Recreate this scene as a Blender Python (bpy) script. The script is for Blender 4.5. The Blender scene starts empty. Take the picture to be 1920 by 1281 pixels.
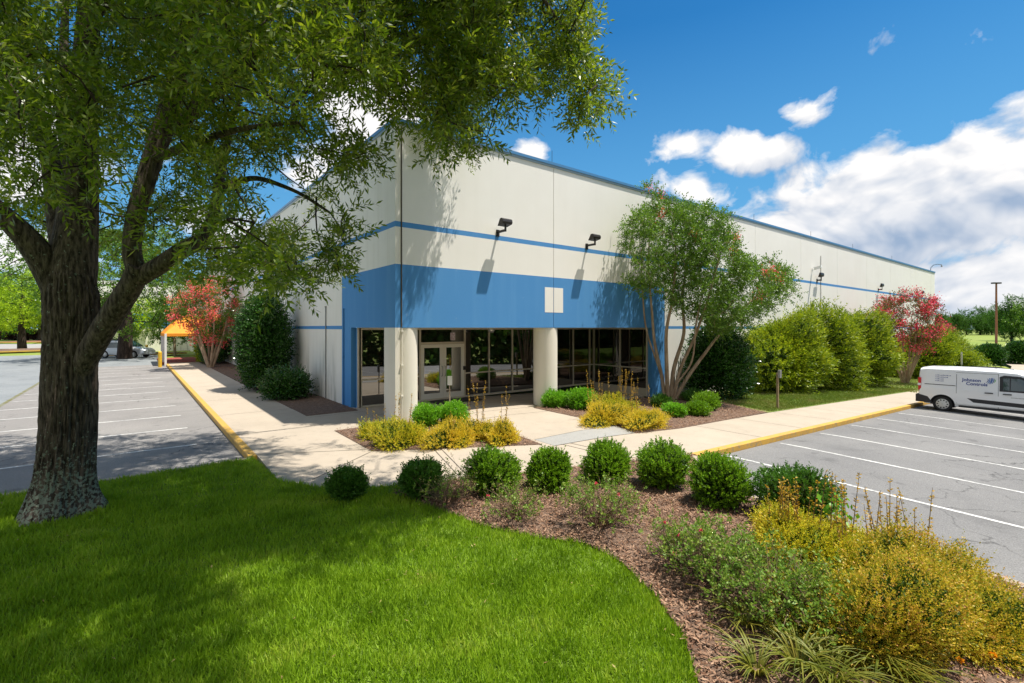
import bpy, bmesh, math, random
import numpy as np
from mathutils import Vector, Matrix
R = math.radians
sc = bpy.context.scene
COL = sc.collection
rng = np.random.default_rng(7)
random.seed(7)

# ------------------------------------------------------------------ frame
# world: x runs along the sunlit facade, y runs into the building, the corner of the building is (0,0)
F = 907.0; CAM = np.array([-5.99, -13.17, 2.8]); FW = np.array([.6161, .7877]); RT = np.array([.7877, -.6161]); HZ = 614.5
def gz(x, y):
    x = np.asarray(x, float); y = np.asarray(y, float)
    a = -.034*np.clip(x-3.5, 0, 60)
    b = -.03*np.clip(-8-y, 0, 25)*np.clip((x+4)/5, 0, 1)
    return a+b
def P(u, v, off=0.0):
    z = off
    for _ in range(50):
        d = (CAM[2]-z)*F/(v-HZ); p = CAM[:2]+d*FW+(u-960)/F*d*RT
        z = .5*z+.5*(float(gz(p[0], p[1]))+off)
    return (float(p[0]), float(p[1]))
def W(u, v, d):
    p = CAM[:2]+d*FW+(u-960)/F*d*RT
    return np.array([p[0], p[1], CAM[2]-(v-HZ)/F*d])
def proj(p):
    p = np.asarray(p, float); q = p[..., :2]-CAM[:2]
    d = q@FW; dd = np.where(np.abs(d) < .05, .05, d)
    return 960+F*(q@RT)/dd, HZ-F*(p[..., 2]-CAM[2])/dd, d
def inpoly(u, v, poly):
    r = np.zeros(np.shape(u), bool); n = len(poly)
    for i in range(n):
        x0, y0 = poly[i]; x1, y1 = poly[(i+1) % n]
        c = ((y0 > v) != (y1 > v))
        with np.errstate(divide='ignore', invalid='ignore'):
            r ^= c & (u < (x1-x0)*(v-y0)/(y1-y0+1e-12)+x0)
    return r

# ------------------------------------------------------------------ materials
MATS = {}
class NT:
    def __init__(s, name):
        s.m = bpy.data.materials.new(name); s.m.use_nodes = True; s.t = s.m.node_tree; s.t.nodes.clear()
        s.out = s.n('ShaderNodeOutputMaterial')
    def n(s, ty, **k):
        o = s.t.nodes.new(ty)
        for a, b in k.items():
            if a[0] == '_': setattr(o, a[1:], b)
            else: o.inputs[a.replace('__', ' ')].default_value = b
        return o
    def l(s, a, b): s.t.links.new(a, b)
def c4(c): return (c[0], c[1], c[2], 1)
def noise(b, vec, scale, detail=4, rough=.55):
    n = b.n('ShaderNodeTexNoise', Scale=scale, Detail=detail, Roughness=rough); b.l(vec, n.inputs['Vector']); return n.outputs['Fac']
def ramp(b, fac, lo, hi, c0=0., c1=1.):
    n = b.n('ShaderNodeMapRange'); n.inputs['From Min'].default_value = lo; n.inputs['From Max'].default_value = hi
    n.inputs['To Min'].default_value = c0; n.inputs['To Max'].default_value = c1; n.clamp = True
    b.l(fac, n.inputs['Value']); return n.outputs['Result']
def mixc(b, fac, a, c, mode='MIX'):
    n = b.n('ShaderNodeMix', _data_type='RGBA', _blend_type=mode)
    for sock, v in ((n.inputs['Factor'], fac), (n.inputs['A'], a), (n.inputs['B'], c)):
        if isinstance(v, (int, float)): sock.default_value = v
        elif isinstance(v, tuple): sock.default_value = c4(v)
        else: b.l(v, sock)
    return n.outputs['Result']
def mathn(b, op, a, c=None):
    n = b.n('ShaderNodeMath', _operation=op)
    for i, v in enumerate((a, c)):
        if v is None: continue
        if isinstance(v, (int, float)): n.inputs[i].default_value = v
        else: b.l(v, n.inputs[i])
    return n.outputs[0]
def coords(b, world=True, scale=None):
    if world: o = b.n('ShaderNodeNewGeometry').outputs['Position']
    else: o = b.n('ShaderNodeTexCoord').outputs['Object']
    if scale:
        m = b.n('ShaderNodeMapping'); m.inputs['Scale'].default_value = scale; b.l(o, m.inputs['Vector']); o = m.outputs['Vector']
    return o
def mat(name, col, col2=None, ns=3., rough=.8, bump=0., bs=60., metal=0., spec=.4, lo=.35, hi=.65, fine=0., fs=200., coat=0., world=True):
    if name in MATS: return MATS[name]
    b = NT(name); p = b.n('ShaderNodeBsdfPrincipled', Roughness=rough, Metallic=metal)
    p.inputs['Specular IOR Level'].default_value = spec; p.inputs['Coat Weight'].default_value = coat
    v = coords(b, world); c = None
    if col2:
        c = mixc(b, ramp(b, noise(b, v, ns), lo, hi), tuple(col), tuple(col2))
    if fine:
        f = ramp(b, noise(b, v, fs, 2), .3, .7, 1-fine, 1+fine)
        if c is None: c = mixc(b, 0.0, tuple(col), tuple(col))
        vv = b.n('ShaderNodeVectorMath', _operation='SCALE'); b.l(c, vv.inputs[0]); b.l(f, vv.inputs['Scale']); c = vv.outputs[0]
    if c is None: p.inputs['Base Color'].default_value = c4(col)
    else: b.l(c, p.inputs['Base Color'])
    if bump:
        bn = b.n('ShaderNodeBump', Strength=1., Distance=bump); b.l(noise(b, v, bs, 5), bn.inputs['Height']); b.l(bn.outputs[0], p.inputs['Normal'])
    b.l(p.outputs[0], b.out.inputs['Surface']); MATS[name] = b.m; return b.m
def leafmat(name, cols, trans=.35, rough=.5, spec=.35, big=.25, bscale=1.2):
    """leaf colour picked per leaf, with slow drift through the plant, light passing through"""
    b = NT(name); g = b.n('ShaderNodeNewGeometry')
    cr = b.n('ShaderNodeValToRGB'); e = cr.color_ramp.elements
    while len(e) < len(cols): e.new(.5)
    for i, c in enumerate(cols): e[i].position = i/max(1, len(cols)-1); e[i].color = c4(c)
    nz = noise(b, g.outputs['Position'], bscale, 3)
    s = mathn(b, 'ADD', mathn(b, 'MULTIPLY', g.outputs['Random Per Island'], 1-big), mathn(b, 'MULTIPLY', ramp(b, nz, .3, .7), big))
    b.l(s, cr.inputs['Fac'])
    p = b.n('ShaderNodeBsdfPrincipled', Roughness=rough); p.inputs['Specular IOR Level'].default_value = spec
    b.l(cr.outputs['Color'], p.inputs['Base Color'])
    t = b.n('ShaderNodeBsdfTranslucent'); b.l(mixc(b, 1.0, cr.outputs['Color'], (1.25, 1.2, .7), 'MULTIPLY'), t.inputs['Color'])
    mx = b.n('ShaderNodeMixShader', Fac=trans); b.l(p.outputs[0], mx.inputs[1]); b.l(t.outputs[0], mx.inputs[2])
    b.l(mx.outputs[0], b.out.inputs['Surface']); MATS[name] = b.m; return b.m

# ------------------------------------------------------------------ geometry
class Geo:
    def __init__(s): s.v = []; s.n = 0; s.q = []; s.qm = []; s.qs = []; s.mats = []
    def mi(s, m):
        if m not in s.mats: s.mats.append(m)
        return s.mats.index(m)
    def quads(s, v, q, m, smooth=False):
        v = np.asarray(v, float).reshape(-1, 3); q = np.asarray(q, np.int64).reshape(-1, 4)
        s.v.append(v); s.q.append(q+s.n); s.n += len(v)
        s.qm.append(np.full(len(q), s.mi(m))); s.qs.append(np.full(len(q), smooth))
    def box(s, a, b, m):
        x0, y0, z0 = a; x1, y1, z1 = b
        v = [(x0,y0,z0),(x1,y0,z0),(x1,y1,z0),(x0,y1,z0),(x0,y0,z1),(x1,y0,z1),(x1,y1,z1),(x0,y1,z1)]
        s.quads(v, [(0,3,2,1),(4,5,6,7),(0,1,5,4),(1,2,6,5),(2,3,7,6),(3,0,4,7)], m)
    def obox(s, c, ax, ay, az, m):
        c = np.array(c, float); ax, ay, az = map(np.array, (ax, ay, az)); v = []
        for k in (-1, 1):
            for i, j in ((-1,-1),(1,-1),(1,1),(-1,1)): v.append(c+i*ax+j*ay+k*az)
        s.quads(v, [(0,3,2,1),(4,5,6,7),(0,1,5,4),(1,2,6,5),(2,3,7,6),(3,0,4,7)], m)
    def tube(s, pts, rad, m, seg=8, smooth=True, cap=True):
        pts = np.asarray(pts, float); n = len(pts); rad = np.full(n, rad, float) if np.isscalar(rad) else np.asarray(rad, float)
        T = np.gradient(pts, axis=0); T /= np.linalg.norm(T, axis=1)[:, None]+1e-9
        up = np.array([0, 0, 1.]) if abs(T[0, 2]) < .9 else np.array([1., 0, 0])
        rings = []; a = np.arange(seg)*2*np.pi/seg
        for i in range(n):
            x = np.cross(up, T[i]); x /= np.linalg.norm(x)+1e-9; y = np.cross(T[i], x); up = np.cross(x, T[i])*-1 if False else up
            rings.append(pts[i]+rad[i]*(np.cos(a)[:, None]*x+np.sin(a)[:, None]*y))
        v = np.concatenate(rings); q = []
        i = np.arange(seg); j = (i+1) % seg
        for k in range(n-1): q.append(np.stack([k*seg+i, k*seg+j, (k+1)*seg+j, (k+1)*seg+i], 1))
        s.quads(v, np.concatenate(q), m, smooth)
        if cap and seg >= 4 and seg % 2 == 0:
            for k in (0, n-1):
                for h in range(seg//2-1):
                    o = [h, h+1, seg-2-h, seg-1-h]
                    s.quads(v[k*seg:(k+1)*seg][o], [(0, 1, 2, 3)], m)
    def grid(s, V, m, smooth=True, close_u=False):
        V = np.asarray(V, float); a, b, _ = V.shape; i, j = np.meshgrid(np.arange(a-1), np.arange(b if close_u else b-1), indexing='ij')
        j2 = (j+1) % b
        q = np.stack([i*b+j, i*b+j2, (i+1)*b+j2, (i+1)*b+j], -1).reshape(-1, 4)
        s.quads(V.reshape(-1, 3), q, m, smooth)
    def leaves(s, Pn, D, L, Wd, m, sd=None, fold=.0):
        N = len(Pn); D = D/(np.linalg.norm(D, axis=1)[:, None]+1e-9)
        r = rng.normal(size=(N, 3)) if sd is None else sd
        U = np.cross(D, r); U /= np.linalg.norm(U, axis=1)[:, None]+1e-9
        L = np.broadcast_to(L, (N,))[:, None]; Wd = np.broadcast_to(Wd, (N,))[:, None]
        Nn = np.cross(D, U)*Wd*fold
        v = np.stack([Pn, Pn+D*L*.45+U*Wd*.5+Nn, Pn+D*L, Pn+D*L*.45-U*Wd*.5+Nn], 1).reshape(-1, 3)
        s.quads(v, np.arange(4*N).reshape(-1, 4), m)
    def build(s, name, parent=None):
        me = bpy.data.meshes.new(name); v = np.concatenate(s.v).astype(np.float32); q = np.concatenate(s.q)
        me.vertices.add(len(v)); me.vertices.foreach_set('co', v.ravel())
        me.loops.add(q.size); me.loops.foreach_set('vertex_index', q.ravel().astype(np.int32))
        me.polygons.add(len(q)); me.polygons.foreach_set('loop_start', (np.arange(len(q))*4).astype(np.int32))
        for m in s.mats: me.materials.append(m)
        me.polygons.foreach_set('material_index', np.concatenate(s.qm).astype(np.int32))
        me.polygons.foreach_set('use_smooth', np.concatenate(s.qs).astype(bool))
        me.update(calc_edges=True); me.validate()
        o = bpy.data.objects.new(name, me); COL.objects.link(o)
        if parent: o.parent = parent
        return o
def tag(o, label=None, cat=None, group=None, kind=None):
    if label: o['label'] = label
    if cat: o['category'] = cat
    if group: o['group'] = group
    if kind: o['kind'] = kind
    return o
def empty(name, loc, label, cat, group=None, rz=0):
    o = bpy.data.objects.new(name, None); COL.objects.link(o); o.location = loc; o.rotation_euler = (0, 0, rz); o.empty_display_size = .3
    return tag(o, label, cat, group)
def copy_tree(o, parent=None):
    c = o.copy(); COL.objects.link(c); c.parent = parent
    for ch in list(o.children): copy_tree(ch, c)
    return c
def G(x, y, off=0.): return (x, y, float(gz(x, y))+off)

def sheet(name, poly, off, m, kind='structure', step=2.0, skirt=.0, parent=None, mound=0.):
    """a ground sheet with the given outline that follows the lie of the land"""
    bm = bmesh.new(); vs = [bm.verts.new((x, y, 0)) for x, y in poly]; bm.faces.new(vs)
    xs = [p[0] for p in poly]; ys = [p[1] for p in poly]
    def cuts(lo, hi, ax):
        k = max(1, int((hi-lo)/step)); k = min(k, 60)
        c = [lo+(hi-lo)*i/k for i in range(1, k)]
        if ax == 0: c += [3.5, 63.5, -4., 1.]
        else: c += [-8., -33.]
        for q in c:
            if lo < q < hi:
                no = (1, 0, 0) if ax == 0 else (0, 1, 0); co = (q, 0, 0) if ax == 0 else (0, q, 0)
                bmesh.ops.bisect_plane(bm, geom=bm.verts[:]+bm.edges[:]+bm.faces[:], plane_co=co, plane_no=no, dist=1e-5)
    cuts(min(xs), max(xs), 0); cuts(min(ys), max(ys), 1)
    bmesh.ops.triangulate(bm, faces=bm.faces[:])
    for v in bm.verts:
        h = off
        if mound and not v.is_boundary: h += mound*(.6+.4*math.sin(v.co.x*2.1+v.co.y*1.7))
        v.co.z = float(gz(v.co.x, v.co.y))+h
    for f in bm.faces:
        if f.normal.z < 0: f.normal_flip()
    if skirt:
        be = [e for e in bm.edges if e.is_boundary]
        r = bmesh.ops.extrude_edge_only(bm, edges=be)
        for v in [x for x in r['geom'] if isinstance(x, bmesh.types.BMVert)]: v.co.z -= skirt
    me = bpy.data.meshes.new(name); bm.to_mesh(me); bm.free(); me.materials.append(m)
    o = bpy.data.objects.new(name, me); COL.objects.link(o)
    if parent: o.parent = parent
    elif kind: o['kind'] = kind
    return o
def strip(g, pts, w, off, m):
    """thin painted or tooled line lying on the ground"""
    pts = [np.array(p, float) for p in pts]
    for a, b in zip(pts[:-1], pts[1:]):
        n = max(1, int(np.linalg.norm(b-a)/.25)); d = (b-a)/np.linalg.norm(b-a); s = np.array([-d[1], d[0]])*w/2
        L = []
        for i in range(n+1):
            p = a+(b-a)*i/n; L.append([G(*(p-s), off), G(*(p+s), off)])
        g.grid(L, m, False)
def kerb(name, pts, w, top, bot, m, jl=0):
    g = Geo(); pts = [np.array(p, float) for p in pts]; Q = []
    for a, b in zip(pts[:-1], pts[1:]):
        n = max(1, int(np.linalg.norm(b-a)/1.5)); Q += [a+(b-a)*i/n for i in range(n)]
    Q.append(pts[-1]); Q = np.array(Q); T = np.gradient(Q, axis=0); T /= np.linalg.norm(T, axis=1)[:, None]
    S = np.stack([-T[:, 1], T[:, 0]], 1); rows = []
    prof = [(-w/2, bot), (-w/2, top-.015), (-w/2+.015, top), (w/2-.015, top), (w/2, top-.015), (w/2, bot)]
    for q, s_ in zip(Q, S): rows.append([G(q[0]+s_[0]*a, q[1]+s_[1]*a, z) for a, z in prof])
    g.grid(rows, m, False)
    for r in (rows[0], rows[-1]): g.quads([r[0], r[1], r[4], r[5]], [(0, 1, 2, 3)], m); g.quads([r[1], r[2], r[3], r[4]], [(0, 1, 2, 3)], m)
    o = g.build(name); o['kind'] = 'structure'; return o

# ------------------------------------------------------------------ surface materials
def asphalt(name, c0, c1, bright=1.):
    b = NT(name); v = coords(b); p = b.n('ShaderNodeBsdfPrincipled', Roughness=.9); p.inputs['Specular IOR Level'].default_value = .25
    base = mixc(b, ramp(b, noise(b, v, .35, 5), .3, .7), c0, c1)
    sp = ramp(b, noise(b, v, 55, 3, .7), .25, .75, .55, 1.45)
    vv = b.n('ShaderNodeVectorMath', _operation='SCALE'); b.l(base, vv.inputs[0]); b.l(sp, vv.inputs['Scale'])
    vo = b.n('ShaderNodeTexVoronoi', Scale=.42, _feature='DISTANCE_TO_EDGE')
    wv = b.n('ShaderNodeVectorMath', _operation='ADD'); wn = b.n('ShaderNodeTexNoise', Scale=1.5, Detail=5); b.l(v, wn.inputs['Vector']); b.l(v, wv.inputs[0]); b.l(wn.outputs['Color'], wv.inputs[1]); b.l(wv.outputs[0], vo.inputs['Vector'])
    cr = ramp(b, vo.outputs['Distance'], .002, .009, .62, 0)
    cr = mathn(b, 'MULTIPLY', cr, ramp(b, noise(b, v, .22, 3), .5, .6))
    stain = mathn(b, 'ADD', mathn(b, 'MULTIPLY', ramp(b, noise(b, v, .9, 4), .56, .75), .35), mathn(b, 'MULTIPLY', ramp(b, noise(b, v, 2.1, 2, .4), .68, .73), .4))
    c = mixc(b, stain, vv.outputs[0], (c0[0]*.5, c0[1]*.5, c0[2]*.5)); c = mixc(b, cr, c, (.03, .03, .03))
    b.l(c, p.inputs['Base Color']); bn = b.n('ShaderNodeBump', Strength=.6, Distance=.01); b.l(noise(b, v, 70, 3), bn.inputs['Height']); b.l(bn.outputs[0], p.inputs['Normal'])
    b.l(p.outputs[0], b.out.inputs['Surface']); MATS[name] = b.m; return b.m
def wallmat(name, col, dirt, streak=.3, mould=0., wear=0.):
    b = NT(name); v = coords(b); p = b.n('ShaderNodeBsdfPrincipled', Roughness=.75); p.inputs['Specular IOR Level'].default_value = .3
    vs = coords(b, scale=(3, 3, .18)); s1 = ramp(b, noise(b, vs, 1.0, 5, .6), .48, .8, 0, streak)
    c = mixc(b, s1, col, dirt)
    c = mixc(b, ramp(b, noise(b, v, .5, 4), .35, .75, 0, .25), c, dirt)
    if mould:
        sep = b.n('ShaderNodeSeparateXYZ'); b.l(v, sep.inputs[0])
        low = ramp(b, sep.outputs['Z'], 2.6, .0); vm = coords(b, scale=(1.6, 1.6, .22))
        mm = mathn(b, 'MULTIPLY', low, ramp(b, noise(b, vm, 1.1, 5, .6), .5, .72, 0, mould)); c = mixc(b, mm, c, (.10, .11, .045))
    if wear:
        c = mixc(b, ramp(b, noise(b, v, 4., 6, .7), .66, .72, 0, wear), c, (.45, .55, .65))
    b.l(c, p.inputs['Base Color']); bn = b.n('ShaderNodeBump', Strength=.5, Distance=.006); b.l(noise(b, v, 18, 6, .7), bn.inputs['Height']); b.l(bn.outputs[0], p.inputs['Normal'])
    b.l(p.outputs[0], b.out.inputs['Surface']); MATS[name] = b.m; return b.m
def barkmat(name, c0, c1, lichen=.0, vs=(7, 7, .9), dist=.03, scale=2.2):
    b = NT(name); v = coords(b, scale=vs); p = b.n('ShaderNodeBsdfPrincipled', Roughness=.9); p.inputs['Specular IOR Level'].default_value = .2
    n1 = noise(b, v, scale, 6, .62); w = coords(b)
    c = mixc(b, ramp(b, n1, .38, .62), c0, c1)
    if lichen:
        sep = b.n('ShaderNodeSeparateXYZ'); b.l(w, sep.inputs[0])
        low = ramp(b, sep.outputs['Z'], .5, 1.3, .115, -.045)
        m = ramp(b, mathn(b, 'ADD', noise(b, w, 21, 4, .6), low), .60, .64, 0, lichen)
        c = mixc(b, m, c, (.26, .31, .24))
    b.l(c, p.inputs['Base Color']); bn = b.n('ShaderNodeBump', Strength=1., Distance=dist); b.l(n1, bn.inputs['Height']); b.l(bn.outputs[0], p.inputs['Normal'])
    b.l(p.outputs[0], b.out.inputs['Surface']); MATS[name] = b.m; return b.m

M_asph = asphalt('lot_asphalt', (.165, .162, .162), (.22, .215, .21))
M_asphL = asphalt('left_lot_asphalt', (.205, .195, .187), (.265, .25, .237))
M_aisle = asphalt('aisle_asphalt', (.20, .215, .225), (.25, .265, .27))
def concmat(name, c0, c1, c2):
    b = NT(name); v = coords(b); p = b.n('ShaderNodeBsdfPrincipled', Roughness=.88); p.inputs['Specular IOR Level'].default_value = .25
    c = mixc(b, ramp(b, noise(b, v, .7, 6, .6), .3, .7), c0, c1); c = mixc(b, ramp(b, noise(b, v, 3.2, 6, .7), .52, .75, 0, .5), c, c2)
    f = ramp(b, noise(b, v, 130, 2), .3, .7, .88, 1.12); vv = b.n('ShaderNodeVectorMath', _operation='SCALE'); b.l(c, vv.inputs[0]); b.l(f, vv.inputs['Scale'])
    b.l(vv.outputs[0], p.inputs['Base Color']); bn = b.n('ShaderNodeBump', Strength=.4, Distance=.004); b.l(noise(b, v, 90, 3), bn.inputs['Height']); b.l(bn.outputs[0], p.inputs['Normal'])
    b.l(p.outputs[0], b.out.inputs['Surface']); MATS[name] = b.m; return b.m
M_conc = concmat('walk_concrete', (.45, .38, .30), (.39, .33, .26), (.30, .26, .205))
M_conc2 = concmat('grey_concrete', (.34, .33, .31), (.30, .29, .27), (.25, .24, .22))
M_kerbc = mat('kerb_concrete', (.42, .34, .25), (.33, .27, .2), 4, bump=.004)
def kerbyellow():
    b = NT('yellow_paint'); v = coords(b); p = b.n('ShaderNodeBsdfPrincipled', Roughness=.7)
    c = mixc(b, ramp(b, noise(b, v, 2.5, 4), .35, .65), (.62, .36, .05), (.52, .30, .06)); c = mixc(b, ramp(b, noise(b, v, 9, 6, .7), .52, .64, 0, .85), c, (.30, .24, .15))
    b.l(c, p.inputs['Base Color']); b.l(p.outputs[0], b.out.inputs['Surface']); return b.m
M_yel = kerbyellow()
def linemat():
    b = NT('white_line_paint'); v = coords(b); p = b.n('ShaderNodeBsdfPrincipled', Roughness=.8)
    c = mixc(b, mathn(b, 'ADD', ramp(b, noise(b, v, 14, 5, .7), .46, .66, 0, .7), ramp(b, noise(b, v, 1.1, 3), .45, .7, 0, .5)), (.66, .65, .62), (.22, .22, .22)); b.l(c, p.inputs['Base Color']); b.l(p.outputs[0], b.out.inputs['Surface']); return b.m
M_line = linemat()
M_joint = mat('joint_dark', (.10, .085, .07), rough=.95)
M_mulch = mat('mulch', (.11, .064, .042), (.20, .13, .092), 9, rough=.95, bump=.03, bs=28, fine=.45, fs=45)
M_chip = leafmat('mulch_chips', [(.05, .026, .018), (.19, .095, .055), (.42, .27, .18), (.12, .06, .035)], trans=.0, rough=.9, spec=.1)
M_soil = mat('grass_ground', (.09, .16, .012), (.14, .22, .02), 2.2, rough=.95, bump=.03, bs=30, fine=.35, fs=30)
M_field = mat('field_grass', (.17, .24, .035), (.24, .28, .05), .12, rough=.95, fine=.2, fs=3)
M_wall = wallmat('cream_wall_paint', (.88, .85, .79), (.70, .66, .58), .13)
M_wallL = wallmat('cream_wall_paint_mossy', (.88, .84, .76), (.62, .58, .47), .35, .8)
M_blue = wallmat('blue_wall_paint', (.075, .265, .57), (.12, .33, .62), .5, 0, .45)
M_cop = mat('coping_blue', (.10, .26, .46), rough=.4, metal=.2)
M_dark = mat('dark_gap', (.03, .03, .03))
M_colm = wallmat('column_paint', (.82, .77, .66), (.68, .62, .52), .15)
M_soff = mat('soffit', (.55, .52, .46))
M_frame = mat('window_frame_metal', (.66, .58, .46), (.58, .51, .41), 2, rough=.45, metal=.15)
M_bronze = mat('bronze_metal', (.035, .03, .028), rough=.45, metal=.3)
M_grey = mat('galvanised', (.30, .30, .29), (.22, .22, .21), 3, rough=.5, metal=.3)
M_white = mat('white_metal', (.75, .75, .73), rough=.5)
M_black = mat('black_rubber', (.018, .018, .018), rough=.7)
def glassmat(name, tint, ior=2.4, rough=.015):
    b = NT(name); p = b.n('ShaderNodeBsdfPrincipled', Roughness=rough, IOR=ior); p.inputs['Base Color'].default_value = c4(tint)
    bn = b.n('ShaderNodeBump', Strength=.05, Distance=.02); b.l(noise(b, coords(b), .8, 2), bn.inputs['Height']); b.l(bn.outputs[0], p.inputs['Normal'])
    b.l(p.outputs[0], b.out.inputs['Surface']); return b.m
M_glass = glassmat('tinted_glass', (.012, .009, .007), 2.6)
M_glassd = glassmat('door_glass', (.02, .018, .014), 3.8)
M_bark = barkmat('oak_bark', (.03, .022, .017), (.15, .115, .09), .8, vs=(9, 9, 2.0), scale=2.6, dist=.045)
M_bark2 = barkmat('dark_bark', (.02, .014, .011), (.07, .05, .04))
M_crepe = barkmat('crepe_bark', (.28, .19, .12), (.48, .36, .25), 0, (5, 5, 1), .008, 1.5)
M_twig = mat('twig', (.13, .08, .05), (.24, .16, .10), 5)

# ------------------------------------------------------------------ camera, light, sky
cd = bpy.data.cameras.new('camera'); cam = bpy.data.objects.new('camera', cd); COL.objects.link(cam); sc.camera = cam
cam.location = tuple(CAM); cam.rotation_euler = (R(90), 0, -math.atan2(FW[0], FW[1]))
cd.sensor_width = 36; cd.lens = F/1920*36; cd.shift_y = -(640.5-HZ)/1920; cd.clip_end = 6000; cd.clip_start = .05
TR = Vector((-.28, .24, -1)).normalized()
sd = bpy.data.lights.new('sun', 'SUN'); sun = bpy.data.objects.new('sun', sd); COL.objects.link(sun)
sd.energy = 5.0; sd.angle = R(.5); sd.color = (1, .945, .85); sun.rotation_euler = TR.to_track_quat('-Z', 'Y').to_euler()
sun.location = (0, -20, 40)

wd = bpy.data.worlds.new('World'); sc.world = wd; wd.use_nodes = True; nt = wd.node_tree; nt.nodes.clear()
class WN(NT):
    def __init__(s): s.t = nt
b = WN(); wout = b.n('ShaderNodeOutputWorld'); bg = b.n('ShaderNodeBackground', Strength=.115)
sky = b.n('ShaderNodeTexSky', _sky_type='NISHITA'); sky.sun_disc = False; sky.sun_elevation = math.asin(-TR.z); sky.sun_rotation = math.atan2(-TR.x, -TR.y); sky.air_density = 1.1; sky.dust_density = .5; sky.ozone_density = 3.5
tc = b.n('ShaderNodeTexCoord').outputs['Generated']
hs = b.n('ShaderNodeHueSaturation', Saturation=1.30, Value=1.0); b.l(sky.outputs[0], hs.inputs['Color'])
skyc = mixc(b, 1.0, hs.outputs[0], (.33, .72, .78), 'MULTIPLY')
def wdir(u, v): 
    p = W(u, v, 1.)-CAM; return p/np.linalg.norm(p)
sep = b.n('ShaderNodeSeparateXYZ'); b.l(tc, sep.inputs[0]); Z = sep.outputs['Z']
# cumulus field: heaped cells over banks placed round the dome; the sun side and the tops are bright
def vec(op, a, c=None, **k):
    n = b.n('ShaderNodeVectorMath', _operation=op, **k)
    for i, q in enumerate((a, c)):
        if q is None: continue
        if isinstance(q, tuple): n.inputs[i].default_value = q
        else: b.l(q, n.inputs[i])
    return n.outputs['Value'] if op == 'LENGTH' else n.outputs[0]
WARP = []
def billow(off, det=3):
    v = vec('MULTIPLY', vec('ADD', tc, off), (1, 1, 1.35))
    w1 = b.n('ShaderNodeTexNoise', Scale=4.5, Detail=2); b.l(v, w1.inputs['Vector'])
    v = vec('ADD', v, vec('SCALE', vec('SUBTRACT', w1.outputs['Color'], (.5, .5, .5)), Scale=.16))
    vo = b.n('ShaderNodeTexVoronoi', Scale=9., Detail=det, Roughness=.55, Lacunarity=2.1, _feature='F1', _normalize=True); b.l(v, vo.inputs['Vector'])
    n = b.n('ShaderNodeTexNoise', Scale=5.5, Detail=det+4, Roughness=.6); b.l(v, n.inputs['Vector'])
    WARP.extend([v, vo.outputs['Distance'], n.outputs['Fac']])
    return mathn(b, 'ADD', mathn(b, 'MULTIPLY', mathn(b, 'SUBTRACT', .45, vo.outputs['Distance']), .30), mathn(b, 'MULTIPLY', mathn(b, 'SUBTRACT', n.outputs['Fac'], .5), .62))
def blobs(lst, dz=0.):
    tot = None
    for (u, v, r, w, zs) in lst:
        c = wdir(u, v)
        L = vec('LENGTH', vec('MULTIPLY', vec('SUBTRACT', tc, (c[0], c[1], c[2]-dz)), (1, 1, zs)))
        q = ramp(b, L, r, 0., -.15, w+.02); tot = q if tot is None else mathn(b, 'MAXIMUM', tot, q)
    return tot
BL = [(1700,400,.33,.20,1.7),(1890,330,.15,.17,1.4),(1560,440,.24,.17,2.2),(1650,330,.14,.14,1.6),(1425,285,.115,.15,1.9),(1505,215,.08,.09,1.5),(1900,520,.45,.15,4.0),(1560,560,.30,.12,4.),(1300,355,.09,.09,1.4),(1275,272,.09,.03,2.),(998,290,.06,.08,1.5),
      (680,190,.14,.20,1.2),(580,335,.09,.08,1.2),(25,470,.16,.16,1.8),(90,220,.12,.08,1.3),(400,420,.2,.08,2.),(-300,350,.4,.16,1.6)]
pb = -FW; 
MB = blobs(BL); D0 = mathn(b, 'ADD', billow((0, 0, 0)), MB)
def puff(off):
    n = b.n('ShaderNodeTexNoise', Scale=9., Detail=4, Roughness=.6); b.l(vec('MULTIPLY', vec('ADD', WARP[0], off), (1, 1, 1.2)), n.inputs['Vector']); return n.outputs['Fac']
vo2 = b.n('ShaderNodeTexVoronoi', Scale=9., Detail=2, Roughness=.5, Lacunarity=2.1, _feature='F1', _normalize=True)
b.l(vec('ADD', WARP[0], (.004, -.01, .022)), vo2.inputs['Vector'])
relief = mathn(b, 'MULTIPLY', mathn(b, 'SUBTRACT', vo2.outputs['Distance'], WARP[1]), .8)
relief = mathn(b, 'ADD', relief, mathn(b, 'MULTIPLY', mathn(b, 'SUBTRACT', .5, WARP[2]), -.22))
relief = mathn(b, 'ADD', relief, mathn(b, 'SUBTRACT', MB, blobs(BL[:6], .035)))
# broken cloud added over the unseen sky behind the camera to fill-light the facade
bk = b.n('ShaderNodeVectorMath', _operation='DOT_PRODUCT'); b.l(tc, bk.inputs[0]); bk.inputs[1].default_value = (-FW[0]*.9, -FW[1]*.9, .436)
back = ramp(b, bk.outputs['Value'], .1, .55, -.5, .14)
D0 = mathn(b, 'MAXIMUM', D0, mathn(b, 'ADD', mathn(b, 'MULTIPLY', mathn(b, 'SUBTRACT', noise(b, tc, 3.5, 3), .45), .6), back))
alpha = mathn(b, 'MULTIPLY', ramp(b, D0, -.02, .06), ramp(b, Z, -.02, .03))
lit = ramp(b, relief, -.13, .12)
thick = ramp(b, D0, .08, .32)
low = ramp(b, Z, .24, .02, 0., .85)
sh = mathn(b, 'SUBTRACT', mathn(b, 'ADD', mathn(b, 'MULTIPLY', lit, 1.0), .12), mathn(b, 'MULTIPLY', thick, mathn(b, 'ADD', low, .18)))
ccol = mixc(b, ramp(b, sh, .0, 1.), (2.1, 2.8, 3.9), (6.3, 6.2, 6.15))
mid = mixc(b, ramp(b, Z, .52, .14, 0, .85), skyc, (.95, 2.75, 4.9))
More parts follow.
